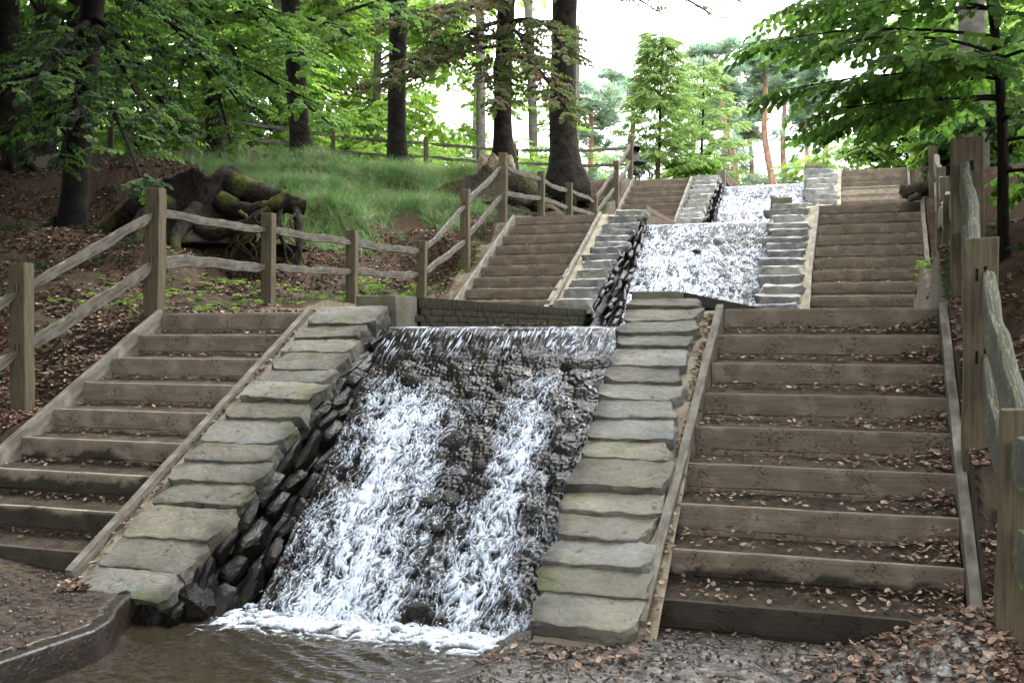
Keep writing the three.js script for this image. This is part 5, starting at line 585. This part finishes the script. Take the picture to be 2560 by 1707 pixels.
// ---------------------------------------------------------------- stumps, roots, log, stake, pushchair
rnd = rngOf(31);
const mossCol = (wood, k) => (x, y, z, ny) => { const m = 0.85 * sst(0.12, 0.5, fb(x * 1.7 + k, z * 1.7 + y, 3) + 0.32 * ny); return lerp3(wood, [0.075, 0.085, 0.014], m); };
function rootLimb(pts, ra, rb, n, s, wood, moss = 1) { const c = spline(pts, n), g = limb(c, c.map((_, i) => { const k = mix(ra, rb, i / n) * (1 + 0.3 * n2(i * 0.6 + s, 3)); return [k, k * 0.85]; }), 11, { rough: 0.3, freq: 3, seed: s, flute: (a, f) => 0.12 * n2(a * 1.9 + s, f * 6) }); return fin(g, 0.6, mossCol(wood, s + (moss ? 0 : 60))); }
{
  const c = [-9.95, 13.9], hb = 3.3, t = thing('tree_stump', 'big mossy tree stump with bared tangled roots on the left bank', 'tree stump', null, P3(c[0], hb, c[1])), o = t.position, wood = [0.022, 0.018, 0.014], pts = [], rad = [];
  for (let i = 0; i <= 16; i++) { const f = i / 16; pts.push(P3(c[0] - 0.05 * f, hb - 0.35 + 1.2 * f, c[1]).sub(o)); rad.push([0.7 + 0.85 * Math.exp(-f * 3.2), 0.55 + 0.7 * Math.exp(-f * 3.2)]); }
  const g = limb(pts, rad, 40, { seed: 3, rough: 0.12, freq: 2, flute: (a, f) => 0.2 * (1 - 0.5 * f) * n2(Math.cos(a) * 2 + 5, Math.sin(a) * 2 + f * 0.5) + 0.05 * n2(a * 6, f * 3) }); const p = g.attributes.position; for (let i = 0; i < p.count; i++) if (p.getY(i) > 0.68) p.setY(i, p.getY(i) + 0.16 * n2(p.getX(i) * 4, p.getZ(i) * 4) - 0.12 * sst(0.1, -0.5, p.getX(i))); g.computeVertexNormals();
  part('stump', fin(g, 0.7, mossCol(wood, 0)), M.moss, t);
  const rt = (q, a, b, s, m) => part('root', rootLimb(q.map((v) => V([v[0], v[1] - 0.2, v[2]]).sub(o)), a * 0.82, b * 0.8, 18, s, wood, m), M.moss, t);
  rt([[-9.6, 4.25, 13.8], [-9.0, 4.05, 13.7], [-8.5, 3.9, 13.7], [-8.15, 3.82, 13.9]], 0.3, 0.16, 1, 1); rt([[-9.4, 3.9, 13.5], [-8.9, 3.72, 13.4], [-8.45, 3.75, 13.35], [-8.2, 3.95, 13.5]], 0.2, 0.1, 2, 0);
  rt([[-9.7, 3.6, 13.3], [-9.3, 3.35, 13.0], [-8.8, 3.42, 13.0], [-8.35, 3.7, 13.2]], 0.15, 0.07, 3, 0); rt([[-8.5, 3.9, 13.6], [-8.35, 3.5, 13.4], [-8.4, 3.1, 13.2], [-8.3, 2.75, 13.1]], 0.11, 0.05, 4, 0); rt([[-8.3, 3.85, 13.8], [-8.1, 3.5, 13.6], [-7.98, 3.1, 13.4], [-8.0, 2.8, 13.3]], 0.1, 0.045, 5, 0); rt([[-8.6, 3.6, 13.3], [-8.65, 3.3, 13.1], [-8.85, 3.0, 12.95], [-8.8, 2.7, 12.9]], 0.08, 0.04, 6, 0);
  rt([[-10.4, 4.1, 13.5], [-10.8, 3.8, 13.2], [-11.2, 3.5, 13.1], [-11.7, 3.2, 12.9]], 0.26, 0.1, 7, 1); rt([[-10.2, 3.9, 13.3], [-10.3, 3.5, 12.8], [-10.2, 3.1, 12.4], [-10.4, 2.8, 12.0]], 0.24, 0.09, 8, 1); rt([[-9.7, 3.8, 13.3], [-9.6, 3.3, 12.7], [-9.3, 2.95, 12.3], [-9.1, 2.7, 12.1]], 0.16, 0.06, 9, 1);
  for (let k = 0; k < 24; k++) { const x = R(-9.1, -8.0), z = R(13.1, 13.7), h = R(3.2, 3.8); rt([[x, h, z], [x + R(-.25, .25), h - R(.1, .25), z - R(.05, .2)], [x + R(-.35, .35), h - R(.25, .5), z - R(.1, .25)], [x + R(-.4, .4), h - R(.5, .9), z - R(.15, .3)]], R(.02, .045), 0.01, 20 + k, 0); }
}
{
  const c = [-8.05, 22], hb = 4.8, t = thing('tree_stump', 'splintered stump with pale bare wood on top, behind the left fence', 'tree stump', null, P3(c[0], hb, c[1])), o = t.position, wood = [0.075, 0.065, 0.052], pts = [], rad = [];
  for (let i = 0; i <= 14; i++) { const f = i / 14; pts.push(P3(c[0] + 0.05 * f, hb - 0.3 + 1.05 * f, c[1]).sub(o)); rad.push([0.34 + 0.95 * Math.exp(-f * 2.6), 0.32 + 0.75 * Math.exp(-f * 2.6)]); }
  const g = limb(pts, rad, 40, { seed: 8, rough: 0.14, freq: 2, flute: (a, f) => 0.2 * n2(Math.cos(a) * 2 + 15, Math.sin(a) * 2 + f * 0.5) }); const p = g.attributes.position; for (let i = 0; i < p.count; i++) if (p.getY(i) > 0.6) p.setY(i, p.getY(i) + 0.5 * n2(p.getX(i) * 4.4 + 2, p.getZ(i) * 4.4) * sst(0.6, 0.85, p.getY(i))); g.computeVertexNormals();
  part('stump', fin(g, 0.7, (x, y, z, ny) => lerp3(mossCol(wood, 4)(x, y, z, ny), [0.34, 0.28, 0.19], sst(0.5, 0.66, y + 0.28 * n2(x * 2.6, z * 2.6 + 4)))), M.moss, t);
  const rt = (q, a, b, s) => part('root', rootLimb(q.map((v) => V(v).sub(o)), a, b, 16, s, wood), M.moss, t);
  rt([[-7.7, 5.0, 21.9], [-7.2, 4.85, 21.6], [-6.95, 4.65, 21.5], [-6.75, 4.3, 21.4]], 0.3, 0.13, 40); rt([[-8.5, 4.9, 21.8], [-9.0, 4.8, 21.5], [-9.4, 4.65, 21.4], [-9.9, 4.5, 21.2]], 0.3, 0.1, 41); rt([[-8.0, 4.6, 21.6], [-7.8, 4.4, 21.2], [-7.4, 4.3, 21], [-7, 4.15, 20.9]], 0.22, 0.1, 42); rt([[-8.2, 4.7, 21.6], [-8.4, 4.4, 21.1], [-8.3, 4.2, 20.8], [-8.5, 3.95, 20.5]], 0.2, 0.07, 43); rt([[-7.3, 4.4, 21.3], [-7.1, 4.3, 21.1], [-6.95, 4.2, 21], [-6.8, 3.95, 20.9]], 0.12, 0.06, 44); rt([[-7.6, 4.5, 21.4], [-7.3, 4.6, 21.2], [-7.0, 4.45, 21.1], [-6.7, 4.55, 21.0]], 0.1, 0.05, 45);
}
{ const t = thing('log', 'dark rounded log lying beside the top step of the middle right flight', 'log', null, P3(0.62, 3.95, 18.9)), o = t.position; part('log_body', rootLimb([[0.5, 4.06, 18.75], [0.64, 4.1, 18.95], [0.85, 4.16, 19.2], [1.15, 4.25, 19.5]].map((v) => V(v).sub(o)), 0.12, 0.15, 16, 70, [0.05, 0.036, 0.028], 0), M.moss, t); part('branch_stub', rootLimb([[0.72, 4.0, 18.8], [0.6, 3.95, 18.72], [0.58, 3.9, 18.7]].map((v) => V(v).sub(o)), 0.07, 0.04, 8, 71, [0.06, 0.045, 0.04], 0), M.moss, t); }
{ const t = thing('wooden_stake', 'square wooden stake supporting the young bushy tree', 'stake', null, P3(-6.3, 6.05, 31.75)); part('stake_post', postGeo(0.085, 0.085, 1.12, [], 77), M.post, t); const b = new THREE.TorusGeometry(0.1, 0.012, 6, 16); b.rotateX(Math.PI / 2); b.translate(0, 0.98, -0.1); part('tie', fin(b), M.black, t); }
{ // pushchair parked behind the corner post
  const t = thing('pushchair', 'black pushchair parked behind the corner post at the top of the left stairs', 'pushchair', null, P3(-6.44, 6.06, 29.45)); t.rotation.y = 0.9; const tb = (q, r, n, m = M.metal) => part(n, limb(spline(q.map((v) => new THREE.Vector3(...v)), 12), Array(13).fill(r), 8), m, t);
  for (const [x, z, r] of [[-0.27, -0.3, 0.13], [0.27, -0.3, 0.13], [-0.2, 0.38, 0.1], [0.2, 0.38, 0.1]]) { const w = new THREE.Group(); w.name = 'wheel'; w.position.set(x, r, z); w.rotation.y = Math.PI / 2; t.add(w); part('tyre', new THREE.TorusGeometry(r - 0.02, 0.022, 8, 24), M.black, w); const sp = []; for (let k = 0; k < 3; k++) { const c = new THREE.CylinderGeometry(0.008, 0.008, 2 * r - 0.05, 5); c.rotateZ(k * Math.PI / 3); sp.push(c); } const h = new THREE.CylinderGeometry(0.025, 0.025, 0.06, 10); h.rotateX(Math.PI / 2); sp.push(h); part('rim', merge(sp), M.metal, w); }
  for (const x of [-0.24, 0.24]) { tb([[x, 0.12, 0.38], [x, 0.45, 0.1], [x, 0.8, -0.25], [x, 1.02, -0.52]], 0.014, 'frame_tube', M.black); tb([[x, 0.14, -0.3], [x, 0.35, -0.05], [x, 0.48, 0.08]], 0.013, 'frame_tube', M.black); }
  tb([[-0.24, 1.02, -0.52], [-0.2, 1.06, -0.56], [0.2, 1.06, -0.56], [0.24, 1.02, -0.52]], 0.018, 'handle', M.metal); tb([[-0.26, 0.13, -0.3], [0, 0.13, -0.3], [0.26, 0.13, -0.3]], 0.012, 'axle', M.metal);
  part('seat', fin(roughBox(0.4, 0.06, 0.4, 8, 2, 8, 0.025, 0.01, 5, 81)), M.black, t, { pos: new THREE.Vector3(0, 0.48, 0.08), rot: [-0.15, 0, 0] }); part('backrest', fin(roughBox(0.4, 0.52, 0.06, 8, 8, 2, 0.025, 0.01, 5, 82)), M.black, t, { pos: new THREE.Vector3(0, 0.72, -0.16), rot: [-0.35, 0, 0] });
  const hd = new THREE.SphereGeometry(0.26, 18, 10, 0, Math.PI * 2, 0, Math.PI * 0.5); hd.scale(0.85, 0.9, 1.05); part('hood', hd, mat([0.012, 0.012, 0.014], 0.6, { side: THREE.DoubleSide }), t, { pos: new THREE.Vector3(0, 0.84, -0.2), rot: [-0.5, 0, 0] }); part('basket', fin(roughBox(0.36, 0.14, 0.42, 4, 2, 4, 0.03, 0.01, 5, 83)), M.black, t, { pos: new THREE.Vector3(0, 0.22, -0.02) });
}

// ---------------------------------------------------------------- fallen leaves
rnd = rngOf(41);
const deadLeaf = (s) => { const r = rngOf(s), g = new THREE.PlaneGeometry(1, 0.62, 4, 2); g.rotateX(-Math.PI / 2); const p = g.attributes.position, cu = 0.25 + 0.5 * r(), cv = 0.3 + 0.6 * r(), tw = (r() - 0.5) * 1.2; for (let i = 0; i < p.count; i++) { const x = p.getX(i) * 2, w = Math.sqrt(Math.max(0.02, 1 - Math.pow(Math.abs(x), 1.7))), z = p.getZ(i) * w; p.setXYZ(i, p.getX(i), cu * 0.3 * x * x + cv * z * z * 1.6 + tw * x * z * 0.6 + 0.06 * (r() - 0.5), z); } const f = g.toNonIndexed(); f.computeVertexNormals(); return f; };
const DL = [1, 2, 3, 4, 5].map(deadLeaf);
const litterTint = (wet) => { const k = rnd(), c = k < 0.3 ? [0.17, 0.108, 0.078] : k < 0.65 ? [0.25, 0.172, 0.128] : k < 0.82 ? [0.09, 0.056, 0.042] : [0.37, 0.28, 0.215]; return tint(mul3(c, wet ?? 1), 0.25); };
function litter(label, list, nParts = 0) { // list: [x, h, z, size, wet]
  const g = thing('leaf_litter', label, null, null, new THREE.Vector3()); g.userData.kind = 'stuff'; list.sort((a, b) => a[2] - b[2]);
  const seen = (q) => { const v = P3(q[0], q[1], q[2]).project(camera); return Math.abs(v.x) < 0.97 && Math.abs(v.y) < 0.97; }; let made = 0; const rest = DL.map(() => [[], []]);
  for (const q of list) { const m = M4(P3(q[0], q[1] + 0.1 * q[3], q[2]), R(-.5, .5), R(0, 6.3), R(-.5, .5), q[3], q[3], q[3] * R(0.8, 1.15)), k = Math.floor(rnd() * 5);
    if (made < nParts && seen(q)) { const d = part('dead_leaf', DL[k], LM[Math.floor(rnd() * LM.length)], g); m.decompose(d.position, d.quaternion, d.scale); made++; } else { rest[k][0].push(m); rest[k][1].push(litterTint(q[4])); } }
  rest.forEach(([m, c], k) => { if (m.length) inst('dead_leaves', DL[k], M.litter, g, m, c, 'stuff'); });
}
const LM = [[0.17, 0.108, 0.078], [0.25, 0.172, 0.128], [0.1, 0.06, 0.044], [0.34, 0.25, 0.19], [0.21, 0.13, 0.09]].map((c) => mat(c, 0.7, { side: THREE.DoubleSide }));
{ const l = []; for (let k = 0; k < 15000; k++) { const z = 3.4 + 9 * Math.pow(rnd(), 1.35), x = 0.56 + 2.2 * Math.pow(rnd(), 1.7), d = fb(x * 1.6, z * 1.2, 3); if (d < -0.22 + 0.1 * rnd()) continue; l.push([x, H(x, z) + 0.02 * rnd(), z, 0.022 + 0.048 * rnd() * (0.4 + 0.6 * rnd())]); }
  for (let k = 0; k < 1900; k++) { const z = R(3.9, 5.74), x = 0.66 - 1.5 * Math.pow(rnd(), 1.6) * (0.6 + 0.5 * fb(z * 2, 3, 2)); l.push([x, H(x, z) + 0.02, z, R(0.024, 0.058), 0.85]); }
  litter('thick drift of brown fallen leaves along the right fence', l, 260); }
{ const l = []; for (let k = 0; k < 30000; k++) { const x = R(-17, -7.6), z = R(7.5, 17.5); if (rnd() < grassy(x, z) || fb(x * 0.8, z * 0.8, 3) < -0.15 + 0.2 * rnd()) continue; l.push([x, H(x, z) + 0.012, z, R(0.04, 0.075), 0.7]); } litter('dark fallen leaves scattered over the wooded slope on the left', l, 0); }
{ const l = []; for (let k = 0; k < 15000; k++) { const z = R(4.6, 9.3), x = -6.82 - 4.2 * Math.pow(rnd(), 1.3); if (fb(x * 1.2, z * 1.2, 3) < -0.2 + 0.1 * rnd()) continue; l.push([x, H(x, z) + 0.012, z, R(0.035, 0.065), 0.8]); } litter('brown fallen leaves covering the bank left of the nearest left stairs', l, 60); }
{ const l = []; for (let k = 0; k < 11000; k++) { const z = R(8.8, 15.9), x = -5.3 - 4.4 * rnd(), onP = x > -6.8; if (onP && z > 9.6 && rnd() < 0.5) continue; if (fb(x * 1.1, z * 1.1, 3) < -0.02 + 0.16 * rnd() - (z < 9.4 ? 0.3 : 0)) continue; l.push([x, H(x, z) + 0.01, z, R(0.03, 0.06), 0.75]); } for (let k = 0; k < 3500; k++) { const x = -7.3 + 0.5 * G(), z = 16.6 + 1.5 * G(); if (x > -6.85) continue; l.push([x, H(x, z) + 0.01, z, R(0.035, 0.06)]); } for (let k = 0; k < 2500; k++) { const x = R(-8.2, -6.9), z = R(16, 22); if (rnd() < grassy(x, z)) continue; l.push([x, H(x, z) + 0.01, z, R(0.035, 0.06)]); } litter('brown leaf scatter under the fence between the lower and middle left stairs', l, 0); }
{ const l = []; const onStair = (key, n, sz, fn, wet) => { const f = FLIGHTS[key]; for (let i = 1; i < 9; i++) for (let k = 0; k < n; k++) { const [u, b] = fn(i); const x = f.x0 + f.W * clamp(u, 0.01, 0.99), z = f.z0 - i * RUN + 0.05 + (RUN - 0.06) * clamp(b, 0.02, 0.99); l.push([x, f.H0 - i * RISE + 0.004 + 0.03 * b + (key === 'R1' ? 0.09 * sst(0.75, 1, u) * b * rnd() + 0.03 * b * rnd() : 0), z, R(...sz), wet]); } };
  onStair('R1', 250, [0.02, 0.05], (i) => [rnd() < 0.5 ? rnd() : 1 - 0.4 * rnd() * rnd(), 1 - Math.pow(rnd(), 1.4) * (i < 4 ? 0.8 : 0.95)]); onStair('R2', 90, [0.02, 0.045], () => [rnd() < 0.5 ? rnd() : 1 - 0.4 * rnd() * rnd(), 1 - rnd() * rnd()]); onStair('L1', 75, [0.028, 0.05], () => [rnd(), 1 - rnd() * rnd() * 0.8], 0.8); onStair('L2', 26, [0.025, 0.045], () => [rnd(), 1 - rnd() * rnd()]);
  for (let k = 0; k < 420; k++) { const z = R(5.45, 8.6), x = -1.26 + 0.055 * G() + 0.1 * (8.6 - z) / 3.2; l.push([x, 1.93 - (8.68 - z) * SL - 0.03, z, R(0.025, 0.05)]); } for (let k = 0; k < 170; k++) { const z = R(5.4, 8.4); l.push([-5.03 + 0.05 * G() + 0.08 * (8.6 - z) / 3.2, 1.93 - (8.68 - z) * SL - 0.03, z, R(0.025, 0.05), 0.9]); }
  for (let k = 0; k < 90; k++) { const x = R(-2.0, -1.1), z = 5.2 + 0.14 * G(); l.push([x, H(x, z) + 0.02, z, R(0.035, 0.06), 0.8]); } for (let k = 0; k < 60; k++) { const x = -4.85 + 0.12 * G(), z = 5.35 + 0.1 * G(); l.push([x, H(x, z) + 0.02, z, R(0.035, 0.06), 0.8]); } for (let k = 0; k < 160; k++) { const x = R(-1.2, 0.4), z = R(3.8, 5.7); l.push([x, H(x, z) + 0.02, z, R(0.03, 0.055), 0.6]); }
  litter('brown fallen leaves caught on the stair treads', l, 0); }
{ // a raft of sodden leaves caught on the lip of the lowest cascade
  const t = thing('twig_raft', 'dark sodden twigs and leaves caught on the lip of the lowest cascade', 'debris', null, P3(-2.75, 1.75, 8.62)); for (let k = 0; k < 9; k++) { const a = R(-.28, .28), L = R(0.12, 0.3); part('twig', limb([new THREE.Vector3(a - L / 2, 0.015, R(-.03, .05)), new THREE.Vector3(a, 0.03 + 0.012 * rnd(), R(-.03, .05)), new THREE.Vector3(a + L / 2, 0.015, R(-.03, .05))], [0.006, 0.008, 0.004], 5), M.twig, t); } for (let k = 0; k < 26; k++) { const d = part('dead_leaf', DL[k % 5], LM[2], t, { pos: new THREE.Vector3(R(-.32, .32), 0.02 + 0.015 * rnd(), R(-.04, .06)), rot: [R(-.4, .4), R(0, 6), R(-.4, .4)] }); d.scale.setScalar(R(0.03, 0.055)); }
}

// ---------------------------------------------------------------- grass and seedlings
rnd = rngOf(51);
function tuftGeo(n, h, w, lean, s) { const r = rngOf(s), pos = [], idx = []; for (let i = 0; i < n; i++) { const a = r() * 6.283, l = h * (0.55 + 0.6 * r()), k = lean * (0.5 + r()), c = Math.cos(a), sn = Math.sin(a), bx = (r() - 0.5) * 0.1, bz = (r() - 0.5) * 0.1, b0 = pos.length / 3; for (let j = 0; j <= 3; j++) { const t = j / 3, x = bx + c * k * l * t * t, z = bz + sn * k * l * t * t, y = l * (t - 0.42 * k * t * t), q = w * (1 - t * 0.92) / 2; pos.push(x - sn * q, y, z + c * q, x + sn * q, y, z - c * q); if (j < 3) { const e = b0 + j * 2; idx.push(e, e + 1, e + 2, e + 1, e + 3, e + 2); } } } const g = new THREE.BufferGeometry(); g.setAttribute('position', new THREE.Float32BufferAttribute(pos, 3)); g.setIndex(idx); const f = g.toNonIndexed(); f.computeVertexNormals(); return f; }
{
  const ms = [], cs = [], g = tuftGeo(13, 0.3, 0.008, 0.95, 3); for (let k = 0; k < 60000 && ms.length < 24000; k++) { const x = R(-16.5, -6.9), z = R(12.5, 29.5); const d = grassy(x, z); if (rnd() > d * (0.55 + 0.6 * fb(x, z, 2))) continue; ms.push(M4(P3(x, H(x, z) - 0.01, z), R(-.3, .3), R(0, 6), R(-.3, .3), R(0.5, 1.5))); cs.push(tint(rnd() < 0.14 ? [0.3, 0.3, 0.16] : fb(x * 0.8, z * 0.8, 2) > 0.0 ? [0.2, 0.33, 0.12] : [0.13, 0.25, 0.06], 0.4)); }
  tag(inst('grass', g, M.grass, scene, ms, cs, 'stuff'), 'long soft green grass covering the bank below the far fence');
  const m2 = [], c2 = []; for (let k = 0; k < 1500; k++) { const side = rnd(); let x, z; if (side < 0.4) { x = -6.75 + 0.12 * G(); z = R(26, 29.5); } else if (side < 0.7) { x = -6.9 - Math.abs(G()) * 0.4; z = R(12, 22); } else { x = 0.62 + 0.05 * G(); z = R(8.8, 9.8); if (rnd() < 0.85) continue; } m2.push(M4(P3(x, H(x, z) - 0.01, z), R(-.2, .2), R(0, 6), R(-.2, .2), R(0.4, 0.8))); c2.push(tint([0.075, 0.14, 0.03], 0.3)); }
  tag(inst('grass', g, M.grass, scene, m2, c2, 'stuff'), 'scattered grass tufts along the foot of the fences');
}
{ // seedlings and low green leaves
  const ms = [], cs = []; const put = (x, z, n, s, c) => { for (let k = 0; k < n; k++) { ms.push(M4(P3(x + 0.04 * G(), H(x, z) + R(0.02, 0.12) * s / 0.9, z + 0.04 * G()), R(-.3, .3), R(0, 6.3), R(-.1, .5), s * R(0.6, 1.1))); cs.push(tint(c)); } };
  for (let k = 0; k < 150; k++) put(R(-9.3, -6.9), R(9.4, 15.8), 3, 0.6, TINT.bright); for (let k = 0; k < 60; k++) put(-7.0 - Math.abs(G()) * 0.35, R(13, 16), 3, 0.7, TINT.bright); for (let k = 0; k < 40; k++) put(R(-9.5, -7), R(5, 9), 3, 0.55, TINT.mid); for (let k = 0; k < 90; k++) put(R(-12.5, -9.5), R(9, 15), 4, 0.8, TINT.dark); for (let k = 0; k < 40; k++) put(R(-11.5, -9.5), R(20, 24.5), 4, 0.9, TINT.lime);
  for (let k = 0; k < 130; k++) put(R(1.15, 3.2), R(6.4, 13), 5, 0.8, TINT.dark); for (let k = 0; k < 24; k++) put(0.64 + 0.04 * G(), R(12.5, 17), 3, 0.8, TINT.bright); for (let k = 0; k < 12; k++) put(-6.78 + 0.04 * G(), R(16.2, 18), 3, 0.4, TINT.bright);
  tag(inst('undergrowth', SPRAY.small, M.leaf, scene, ms, cs, 'stuff'), 'small green seedlings sprouting through the leaf litter');
}
{ // pebbles and grit on the wet paths
  const ms = [], cs = [], g = new THREE.IcosahedronGeometry(1, 1); for (let k = 0; k < 5200; k++) { const left = rnd() < 0.3, z = R(3.6, 5.7), x = left ? R(-6.4, -4.2) : R(-2.0, 0.55); if (left && x > curbX(z) - 0.1) continue; const q = 0.003 + 0.011 * Math.pow(rnd(), 3); ms.push(M4(P3(x, H(x, z) + 0.012 + 0.3 * q, z), R(0, 6), R(0, 6), 0, q, q * 0.7, q * R(0.7, 1.3))); cs.push(tint(rnd() < 0.1 ? [0.15, 0.135, 0.11] : [0.06, 0.05, 0.042], 0.4)); }
  tag(inst('pebbles', g, mat([1, 1, 1], 0.5), scene, ms, cs, 'stuff'), 'small pebbles and grit scattered over the wet paths');
  const m2 = [], tw = limb([new THREE.Vector3(-0.5, 0, 0), new THREE.Vector3(-0.1, 0.02, 0.05), new THREE.Vector3(0.5, 0, -0.04)], [0.02, 0.024, 0.012], 5); for (let k = 0; k < 130; k++) { const z = R(3.8, 5.7), x = R(-1.9, 0.6); m2.push(M4(P3(x, H(x, z) + 0.022, z), R(-.1, .1), R(0, 6), R(-.1, .1), R(0.05, 0.24), 0.16, 0.16)); } for (let k = 0; k < 260; k++) { const z = R(5, 12), x = -6.9 - 3.5 * rnd(); m2.push(M4(P3(x, H(x, z) + 0.02, z), R(-.1, .1), R(0, 6), R(-.1, .1), R(0.06, 0.3), 0.16, 0.16)); }
  tag(inst('twigs', tw, M.twig, scene, m2, null, 'stuff'), 'thin dry twigs lying among the leaves and on the muddy path');
}
renderer.render(scene, camera);
